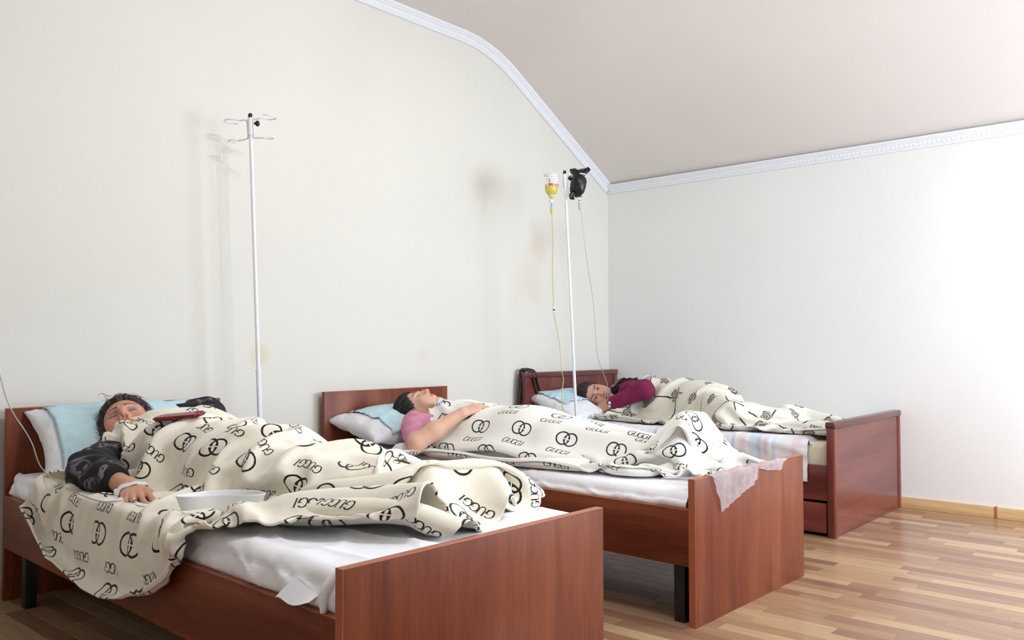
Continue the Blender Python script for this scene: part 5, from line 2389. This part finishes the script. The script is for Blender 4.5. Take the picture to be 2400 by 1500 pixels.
def phone(k, c, n, along, label):
    x = along - n * (along @ n)
    x /= np.linalg.norm(x)
    y = np.cross(n, x)
    m = Matrix(((x[0], y[0], n[0], c[0]), (x[1], y[1], n[1], c[1]), (x[2], y[2], n[2], c[2]), (0, 0, 0, 1)))
    mw = bed_mw(k) @ m
    root = empty('mobile_phone', mw)
    tag(root, label, 'phone')
    bm = bmesh.new()
    box_bm(bm, (-.077, -.038, -.006), (.077, .038, .006))
    bmesh.ops.recalc_face_normals(bm, faces=bm.faces[:])
    ed = [e for e in bm.edges if abs(e.verts[0].co.z - e.verts[1].co.z) > .005]
    bmesh.ops.bevel(bm, geom=ed, offset=.010, segments=5, affect='EDGES')
    bmesh.ops.bevel(bm, geom=[e for e in bm.edges if abs(e.verts[0].co.z - e.verts[1].co.z) < .001], offset=.0035, segments=3, affect='EDGES')
    link('case', bm_mesh('case', bm, True, .8), M['red_phone'], root)
    box('screen', (-.070, -.033, -.0068), (.070, .033, -.0058), M['phone_black'], root, .0004)
    box('camera_bump', (.045, .010, .0055), (.068, .030, .0078), M['phone_black'], root, .0008)
    box('side_button', (.010, -.0392, -.0012), (.030, -.0378, .0012), M['phone_black'], root)
    return root


def handbag():
    """black leather bag hanging on the outside of the far headboard by its two long handles"""
    x, y, a, W, L = BED[3]
    root = empty('handbag', Matrix.Translation((2.69, -.055, .0)))
    tag(root, 'black leather handbag hanging by twin straps from the far headboard', 'handbag')
    for i, (dx, bend) in enumerate(((0.0, .015), (.035, .028))):
        pts = [(-.062 + dx * .3, .020, .40), (-.058 + dx * .4, .018, .60), (-.045 + dx, .020, .725), (-.030 + dx, .020, .752), (-.005 + dx, -.005, .752), (.022 + dx, -.022, .735), (.052 + dx, -.020, .66), (.085 + dx + bend * .4, -.022, .56), (.105 + dx * .6, -.026, .49), (.118 + dx * .5, -.026, .44)]
        pts = spline(pts, 60)
        V, F = [], []
        for q in range(len(pts)):
            T = pts[min(q + 1, len(pts) - 1)] - pts[max(q - 1, 0)]
            T /= np.linalg.norm(T)
            sd = np.cross(T, np.array([0.35, -.94, .1]))
            sd /= np.linalg.norm(sd)
            nn = np.cross(sd, T)
            for ca, sa in ((1, 0), (.7, .7), (0, 1), (-.7, .7), (-1, 0), (-.7, -.7), (0, -1), (.7, -.7)):
                V.append(pts[q] + sd * .0115 * ca + nn * .0050 * sa)
        for q in range(len(pts) - 1):
            for e in range(8):
                F.append((q * 8 + e, q * 8 + (e + 1) % 8, (q + 1) * 8 + (e + 1) % 8, (q + 1) * 8 + e))
        st = link('strap', vf_mesh('strap', V, F), M['leather'], root)
        # pale stitching along the strap
        sp = [pts[q] + np.array([.002, -.004, 0]) for q in range(20, 56)]
        tube('stitching', sp, .0007, M['clear'], st, 4)
        c = pts[-3]
        pts2 = [c + .012 * np.array([math.cos(t), 0, math.sin(t)]) for t in np.linspace(0, 2 * math.pi, 17)[:-1]]
        tube('buckle_ring', pts2, .0022, M['silver'], st, 6, True)
    bm = bmesh.new()
    bmesh.ops.create_cube(bm, size=1)
    for v in bm.verts:
        v.co = Vector((.128 + v.co.x * .05 * (1.1 if v.co.z < 0 else .8) - .055, -.045 + v.co.y * .05 * (1.3 if v.co.z < 0 else .6), .33 + v.co.z * .22))
    bmesh.ops.subdivide_edges(bm, edges=bm.edges[:], cuts=5, use_grid_fill=True)
    bmesh.ops.bevel(bm, geom=[e for e in bm.edges if e.calc_face_angle(0) > .5], offset=.006, segments=2, affect='EDGES')
    link('bag_body', bm_mesh('bag_body', bm, True, 1.2), M['leather'], root)
    return root


def sheer_drape(k):
    """torn thin non-woven sheet lying over the foot of the second bed and hanging outside the footboard"""
    x, y, a, W, L = BED[k]
    edge_u = [.085, .12, .165, .22, .30, .38, .428, .438, .50, .57, .605, .632, .665]
    low = [.474, .42, .345, .362, .392, .412, .425, .462, .446, .438, .434, .455, .474]
    n = 90
    us = np.linspace(.085, .665, n)
    zl = np.interp(us, edge_u, low)
    V, F = [], []
    top = .474
    m = 26
    for i in range(n):
        u = us[i]
        for j in range(m):
            t = j / (m - 1)
            wv = .004 * math.sin(u * 60 + t * 5) + .003 * math.sin(u * 131 + t * 9) + .006 * vnoise(np.array(u * 14), np.array(t * 3), 4)
            if t < .42:                       # on the mattress, up to the board
                s = t / .42
                v = L - .20 + s * .205
                z = ZM[2] + .012 + (top - ZM[2] - .008) * s ** 2.2 + abs(wv) * .9
                uu = u + .02 * (1 - s) * math.sin(u * 9)
            else:
                s = (t - .42) / .58
                v = L + .004 + .004 * math.sin(min(s * 3, 1) * 1.57) + abs(wv) * min(s * 4, 1)
                z = top + .002 + (zl[i] - top) * s
                uu = u + .012 * s * math.sin(u * 25)
            V.append((uu, -v, z))
    o = link('disposable_sheet', np_mesh('disposable_sheet', np.array(V), grid_faces(n, m)), M['sheer'], None, bed_mw(k))
    tag(o, 'thin translucent white disposable sheet draped over the middle footboard', 'sheet')
    return o


def sheet_corner(parent, k):
    """loose tongue and gathered corner of the near bed's sheet at the footboard"""
    V, F = [], []
    n, m = 14, 10
    for i in range(n):
        t = i / (n - 1)
        for j in range(m):
            s = j / (m - 1)
            v = 1.815 + .125 * t
            wid = .030 * math.sin(math.pi * min(1, .12 + .85 * t)) + .006
            z = .376 + .012 * t + wid * s + .005 * math.sin(t * 7)
            u = -.010 - .012 * math.sin(t * 3.1) * (1 - s) + .022 * s
            V.append((u, -v, z))
    o = link('sheet_tongue', np_mesh('sheet_tongue', np.array(V), grid_faces(n, m)), M['sheet'], parent)
    # gathered folds falling inside the footboard corner
    for q in range(4):
        pts = spline([(.060 + .014 * q, -1.975 + .004 * q, .448), (.038 + .012 * q, -1.970 - .006 * q, .440), (.012 + .008 * q, -1.962 + .004 * q, .408), (.004 + .010 * q, -1.968 + .006 * q, .372)], 14)
        Vt, Ft = tube_vf(pts, [.006 + .008 * math.sin(math.pi * t) for t in np.linspace(.1, 1, 14)], 8)
        link('sheet_fold', vf_mesh('sheet_fold', Vt, Ft), M['sheet'], parent)


def ceiling_lamp():
    """three-armed lamp with downward cups, hanging just above the picture"""
    x, y, z = LAMP_POS
    root = empty('ceiling_lamp', Matrix.Translation((x, y, CEIL)))
    tag(root, 'three-armed white ceiling lamp above the middle bed', 'lamp')
    lathe('rose', [(.0001, -.001), (.06, -.001), (.06, -.012), (.02, -.03), (.0001, -.03)], M['white_enamel'], root, 20)
    tube('rod', [(0, 0, -.02), (0, 0, z - CEIL + .10)], .008, M['white_enamel'], root, 10)
    for i in range(3):
        a = i * 2 * math.pi / 3 + .5
        d = np.array([math.cos(a), math.sin(a), 0])
        c = d * .17 + np.array([0, 0, z - CEIL])
        tube('arm', [(0, 0, z - CEIL + .11), d * .09 + np.array([0, 0, z - CEIL + .13]), d * .17 + np.array([0, 0, z - CEIL + .075])], .006, M['white_enamel'], root, 8)
        sh = lathe('shade', [(.012, .078), (.022, .075), (.045, .05), (.062, .012), (.068, -.022), (.066, -.022), (.060, .012), (.043, .048), (.020, .070), (.012, .072)], M['white_plastic'], root, 20, c)
        bl = lathe('bulb', [(.0001, .055), (.012, .05), (.013, .035), (.024, .010), (.026, -.004), (.020, -.020), (.0001, -.027)], M['bulb'], sh, 14, c)
        ld = bpy.data.lights.new('lamp_light', 'POINT')
        ld.energy = LAMP_POWER
        ld.color = (.95, .98, 1.0)
        ld.shadow_soft_size = .022
        lo = bpy.data.objects.new('lamp_light', ld)
        COL.objects.link(lo)
        lo.location = (x + c[0], y + c[1], z - .055)
    return root


# ------------------------------------------------------------------ build
build_room()
build_floor()
cherry_bed(1, 'cherry-brown bed nearest the viewer, its footboard cut by the frame')
cherry_bed(2, 'cherry-brown middle bed with a sheer sheet over its footboard')
mahogany_bed()

MW = {k: bed_mw(k) for k in BED}
for k, lab in ((1, 'mattress of the near bed under its white sheet'), (2, 'mattress of the middle bed under its white sheet'), (3, 'cream quilted mattress of the far reddish bed')):
    build_mattress(k, ZM[k], lab, zlow=.302 if k < 3 else .292)

s1 = sheet_surface(1, BED[1][3], BED[1][4], ZM[1], 3, amp=.0045, zlow=.362, side_out=.012)
tag(s1, 'creased white sheet on the near bed', 'sheet', 'bed sheets')
sheet_corner(s1, 1)
s2 = sheet_surface(2, BED[2][3], BED[2][4], ZM[2], 13, amp=.0040, zlow=.362, side_out=.010)
tag(s2, 'creased white sheet on the middle bed', 'sheet', 'bed sheets')
s3 = sheet_surface(3, BED[3][3], BED[3][4], ZM[3] + .006, 23, amp=.0045, u_in=-.004, v1=1.80, zlow=.255, mat='stripe')
tag(s3, 'white sheet with pastel pink and blue stripes on the far bed', 'sheet', 'bed sheets')

H1, P1, ARM1, HAND1 = person1()
H2, P2, ARM2, _ = person2()
H3, P3, ARM3, _ = person3()


def heads_of(H, r=.092):
    return [(H.at(0, -.012, .025), r), (H.at(0, .01, -.03), r * .75)]


def pil_mw(u, v, z, rx, rz, ry=0):
    return Matrix.Translation((u, -v, z)) @ Matrix.Rotation(rz, 4, 'Z') @ Matrix.Rotation(rx, 4, 'X') @ Matrix.Rotation(ry, 4, 'Y')


pm = pil_mw(.385, .215, .553, math.radians(36), math.radians(-6), math.radians(0))
build_pillow(1, pm, .70, .40, .15, heads_of(H1), 'white pillow propped against the near headboard', 31)
build_pad(1, pm, .70, .40, .15, heads_of(H1), (-.82, .98, -.92, 1.0), 'pale blue disposable cover on the near pillow', 31)
pm = pil_mw(.33, .235, .515, math.radians(10), math.radians(-4), math.radians(-2))
build_pillow(2, pm, .64, .42, .15, heads_of(H2), 'white pillow with a pointed corner on the middle bed', 51)
build_pad(2, pm, .64, .42, .15, heads_of(H2), (-.66, .96, -.98, .98), 'pale blue disposable cover on the middle pillow', 51)
pm = pil_mw(.33, .225, .520, math.radians(17), math.radians(-8), 0)
HD3 = heads_of(H3, .10) + [(H3.at(0, .06, -.02), .085), (H3.at(0, .10, -.03), .085)]
build_pillow(3, pm, .60, .44, .15, HD3, 'white pillow under the far head', 71)
build_pad(3, pm, .60, .44, .15, HD3, (-.80, .95, -.35, .99), 'pale blue disposable cover on the far pillow', 71)

# near blanket
caps1 = [((.34, 1.16, .53), (.40, 1.44, .522), .080, .058), ((.40, 1.44, .522), (.48, 1.68, .50), .058, .042), ((.50, 1.16, .53), (.53, 1.44, .522), .080, .058), ((.53, 1.44, .522), (.61, 1.68, .50), .058, .042),
         ((.48, 1.68, .5), (.49, 1.73, .560), .040, .034), ((.61, 1.68, .5), (.62, 1.73, .560), .040, .034), ((.30, .47, .56), (.58, .47, .56), .072, .072), ((.210, .445, .535), (.20, .47, .535), .060, .058),
         ((.05, 1.48, .458), (.28, 1.87, .462), .026, .036), ((.20, 1.46, .460), (.40, 1.84, .466), .030, .034), ((.30, 1.52, .470), (.47, 1.84, .470), .034, .034), ((.62, 1.60, .52), (.66, 1.78, .545), .04, .042), ((.50, 1.66, .49), (.60, 1.86, .475), .03, .034)]
ells1 = [((.41, .64, .545), (.188, .27, .105)), ((.42, .93, .538), (.176, .26, .102)), ((.42, 1.14, .53), (.182, .16, .088))]
G1 = Ground(ZM[1], BED[1][3], caps1, ells1)
rows1 = [
    [(-.045, .35, .385), (.02, .41), (.160, .48, .495), (.203, .432, .606), (.295, .405, .650), (.50, .455, .662), (.76, .48)],
    [(-.050, .65, .277), (.0, .66), (.13, .68), (.23, .69), (.36, .70), (.55, .72), (.78, .73)],
    [(-.055, 1.05, .240), (.0, 1.03), (.14, 1.02), (.23, 1.02), (.36, 1.02), (.55, 1.03), (.79, 1.03)],
    [(-.050, 1.34, .330), (.01, 1.28), (.15, 1.27), (.24, 1.27), (.37, 1.27), (.56, 1.28), (.79, 1.28)],
    [(-.012, 1.46, .450), (.06, 1.42), (.18, 1.44), (.27, 1.44), (.39, 1.47), (.57, 1.48), (.79, 1.47)],
    [(.12, 1.66), (.19, 1.62), (.27, 1.63), (.34, 1.64), (.45, 1.66), (.60, 1.65), (.79, 1.62)],
    [(.29, 1.90), (.35, 1.92), (.41, 1.93), (.46, 1.92), (.55, 1.89), (.67, 1.84), (.80, 1.76)]]
C1, a1, b1 = drape(1.42, 2.02, [0, .22, .38, .53, .68, .96, 1.42], [0, .36, .78, 1.08, 1.34, 1.68, 2.02], rows1, G1, seed=3, long_from=1.50)
C1 = smooth_grid(C1, 1, .35)
Q1, a1, b1 = refine(C1, a1, b1, 4)
Q1 = press(Q1, ARM1, ZM[1])
Q1 = press(Q1, [((.070, 1.240, .530), (.215, 1.355, .530), .066, .066), ((.04, 1.34, .562), (.17, 1.47, .562), .078, .078)], ZM[1], True)
bl1 = cloth_object('blanket', 1, Q1, a1, b1, M['print_a'])
tag(bl1, 'cream fleece blanket with black emblems, spilling over the near bed\'s side', 'blanket', 'blankets')

# middle blanket
caps2 = [((.36, 1.18, .505), (.37, 1.48, .495), .078, .055), ((.37, 1.48, .495), (.37, 1.70, .475), .055, .042), ((.52, 1.18, .505), (.52, 1.48, .495), .078, .055), ((.52, 1.48, .495), (.52, 1.70, .475), .055, .042),
         ((.37, 1.72, .472), (.37, 1.77, .612), .040, .036), ((.52, 1.72, .472), (.52, 1.77, .612), .040, .036), ((.62, .46, .53), (.74, .72, .49), .05, .042), ((.74, .72, .49), (.70, .95, .49), .042, .03), ((.30, .48, .53), (.58, .48, .53), .068, .068)]
ells2 = [((.445, 1.755, .52), (.135, .075, .128)), ((.43, .68, .525), (.186, .27, .104)), ((.44, .95, .525), (.182, .26, .105)), ((.44, 1.17, .505), (.186, .17, .088))]
G2 = Ground(ZM[2], BED[2][3], caps2, ells2)
rows2 = [
    [(-.018, .47, .400), (.06, .50), (.19, .50), (.34, .455), (.52, .45), (.74, .48)],
    [(.00, .84), (.09, .82), (.21, .82), (.40, .80), (.57, .82), (.78, .83)],
    [(.03, 1.22), (.11, 1.20), (.23, 1.20), (.40, 1.19), (.57, 1.20), (.78, 1.20)],
    [(.10, 1.55), (.17, 1.52), (.26, 1.52), (.41, 1.52), (.56, 1.52), (.76, 1.52)],
    [(.16, 1.78), (.22, 1.74), (.31, 1.74), (.43, 1.76), (.56, 1.76), (.74, 1.74)],
    [(.24, 1.94), (.30, 1.92), (.38, 1.93), (.46, 1.94), (.58, 1.94), (.72, 1.90)]]
C2, a2, b2 = drape(1.22, 1.66, [0, .16, .34, .64, .88, 1.22], [0, .36, .74, 1.08, 1.38, 1.66], rows2, G2, seed=8, pin_left=.04)
C2 = smooth_grid(C2, 1, .35)
Q2, a2, b2 = refine(C2, a2, b2, 4)
Q2 = press(Q2, ARM2, ZM[2])
bl2 = cloth_object('blanket', 2, Q2, a2, b2, M['print_b'], uoff=(.05, .04))
tag(bl2, 'white fleece blanket with black emblems on the middle bed', 'blanket', 'blankets')

# far blanket
caps3 = [((.50, 1.0, .57), (.30, 1.25, .535), .088, .066), ((.30, 1.25, .535), (.55, 1.42, .50), .066, .045), ((.52, 1.0, .53), (.40, 1.32, .51), .088, .064), ((.40, 1.32, .51), (.62, 1.48, .49), .064, .045)]
ells3 = [((.53, .66, .575), (.112, .26, .112)), ((.52, .96, .570), (.128, .21, .122))]
G3 = Ground(ZM[3] + .006, BED[3][3], caps3, ells3)
rows3 = [
    [(.19, .42), (.27, .45, .50), (.35, .55, .56), (.53, .60), (.66, .58), (.90, .58)],
    [(.10, .82), (.22, .82), (.36, .84), (.52, .85), (.68, .84), (.93, .84)],
    [(.08, 1.15), (.20, 1.14), (.35, 1.14), (.52, 1.13), (.68, 1.14), (.94, 1.14)],
    [(.09, 1.50), (.21, 1.50), (.36, 1.48), (.53, 1.48), (.69, 1.48), (.94, 1.48)],
    [(.12, 1.84), (.24, 1.83), (.38, 1.82), (.54, 1.82), (.70, 1.82), (.94, 1.82)]]
C3, a3, b3 = drape(1.25, 1.55, [0, .18, .38, .62, .86, 1.25], [0, .38, .76, 1.15, 1.55], rows3, G3, step=.026, seed=14, pin_left=.05, u_max=.975)
C3 = smooth_grid(C3, 1, .3)
Q3, a3, b3 = refine(C3, a3, b3, 3)
bl3 = cloth_object('blanket', 3, Q3, a3, b3, M['floral'])
tag(bl3, 'cream blanket with grey roses and dark twigs on the far bed', 'blanket', 'blankets')


def cloth_z(Q, u, v, r=.02):
    m = (np.abs(Q[..., 0] - u) < r) & (np.abs(Q[..., 1] - v) < r)
    return float(Q[..., 2][m].max()) if m.any() else .46


def cloth_frame(Q, u, v):
    """point and normal of the cloth near (u,v), averaged over a hand's breadth"""
    m = ((Q[..., 0] - u) ** 2 + (Q[..., 1] - v) ** 2) < .05 ** 2
    X = Q[m] * np.array([1, -1, 1])
    X = X[X[:, 2] > X[:, 2].max() - .06]
    c = X.mean(0)
    _, _, vt = np.linalg.svd(X - c, full_matrices=False)
    n = vt[2] if vt[2][2] > 0 else -vt[2]
    c = c + n * (((X - c) @ n).max() * .7 + .006)
    return c, n


# things lying on the near bed
kidney_dish(1, (.146, 1.300, .469), math.radians(-38), 'white plastic kidney dish on the cream blanket')
pc, pn = cloth_frame(Q1, .315, .69)
pn = pn + np.array([0, 0, 1.3])
pn /= np.linalg.norm(pn)
phone(1, pc + np.array([.008, -.010, .004]), pn, R_AX, 'dark red mobile phone lying on the sleeper\'s chest')

iv_stand('drip_stand', (.722, -.25), (.638, -.25), 1.885, (.34, -.94), 'bare white drip stand between near and middle beds', joint=.80)
iv_stand('drip_stand', (2.56, -.56), (2.425, -.56), 1.880, (.658, -.753), 'white drip stand carrying a yellow bottle and a black bag', (.041, .024), joint=.40, ring_d=.075, drop=.132)
infusion_bottle((2.376, -.504, 1.752), math.radians(-110))
drip_line('infusion_line', [(2.381, -.504, 1.610), (2.388, -.504, 1.50), (2.378, -.508, 1.31), (2.380, -.515, 1.10), (2.378, -.52, 1.067), (2.375, -.555, .927), (2.373, -.575, .763), (2.381, -.58, .715), (2.356, -.585, .623), (2.350, -.60, .50), (2.20, -.66, .44), (1.98, -.72, .452)], .0021, M['yellow_tube'], (2.376, -.504, 1.713), (.02, 0, -1), 'drip line filled yellow, hanging from the yellow bottle', (2.380, -.515, 1.105), M['liquid'])
black_bag((2.476, -.617, 1.803), 'black plastic bag wrapped around the second hanging bottle')
drip_line('infusion_line', [(2.507, -.616, 1.64), (2.554, -.612, 1.419), (2.684, -.56, 1.202), (2.719, -.55, 1.079), (2.761, -.54, .853), (2.827, -.53, .751), (2.889, -.52, .672), (2.912, -.51, .568), (2.944, -.50, .530)], .0017, M['clear'], (2.480, -.617, 1.736), (.20, 0, -1), 'clear drip line hanging from the black bag to the far bed', (2.925, -.512, .548))
x0, y0 = BED[1][0], BED[1][1]
t1 = [(-.335, -.345, 1.80), (-.325, -.36, 1.55), (-.24, -.40, 1.20), (-.165, -.41, .95), (-.126, -.40, .811), (-.101, -.38, .735), (-.073, -.37, .679), (-.047, -.37, .636), (-.021, -.37, .585), (-.005, -.385, .522), (.008, -.42, .490), (.000, -.56, .474), (-.020, -.75, .470), (-.022, -.93, .468), (.0, -1.0, .474), (.030, -.98, .474), (.060, -.915, .492)]
tm = np.array([tuple(bed_mw(1) @ Vector(q)) for q in t1])
tube1 = tube('infusion_tube', spline(tm, 120), .0019, M['clear'], None, 8)
tag(tube1, 'clear drip tube running down past the near pillow to the bandaged hand', 'drip line', 'drip lines')
iv_stand('drip_stand', (-.66, -.40), (-.64, -.40), 1.885, (1, 0), 'white drip stand beside the near headboard, left of the frame', joint=.80)
handbag()
sheer_drape(2)
ceiling_lamp()
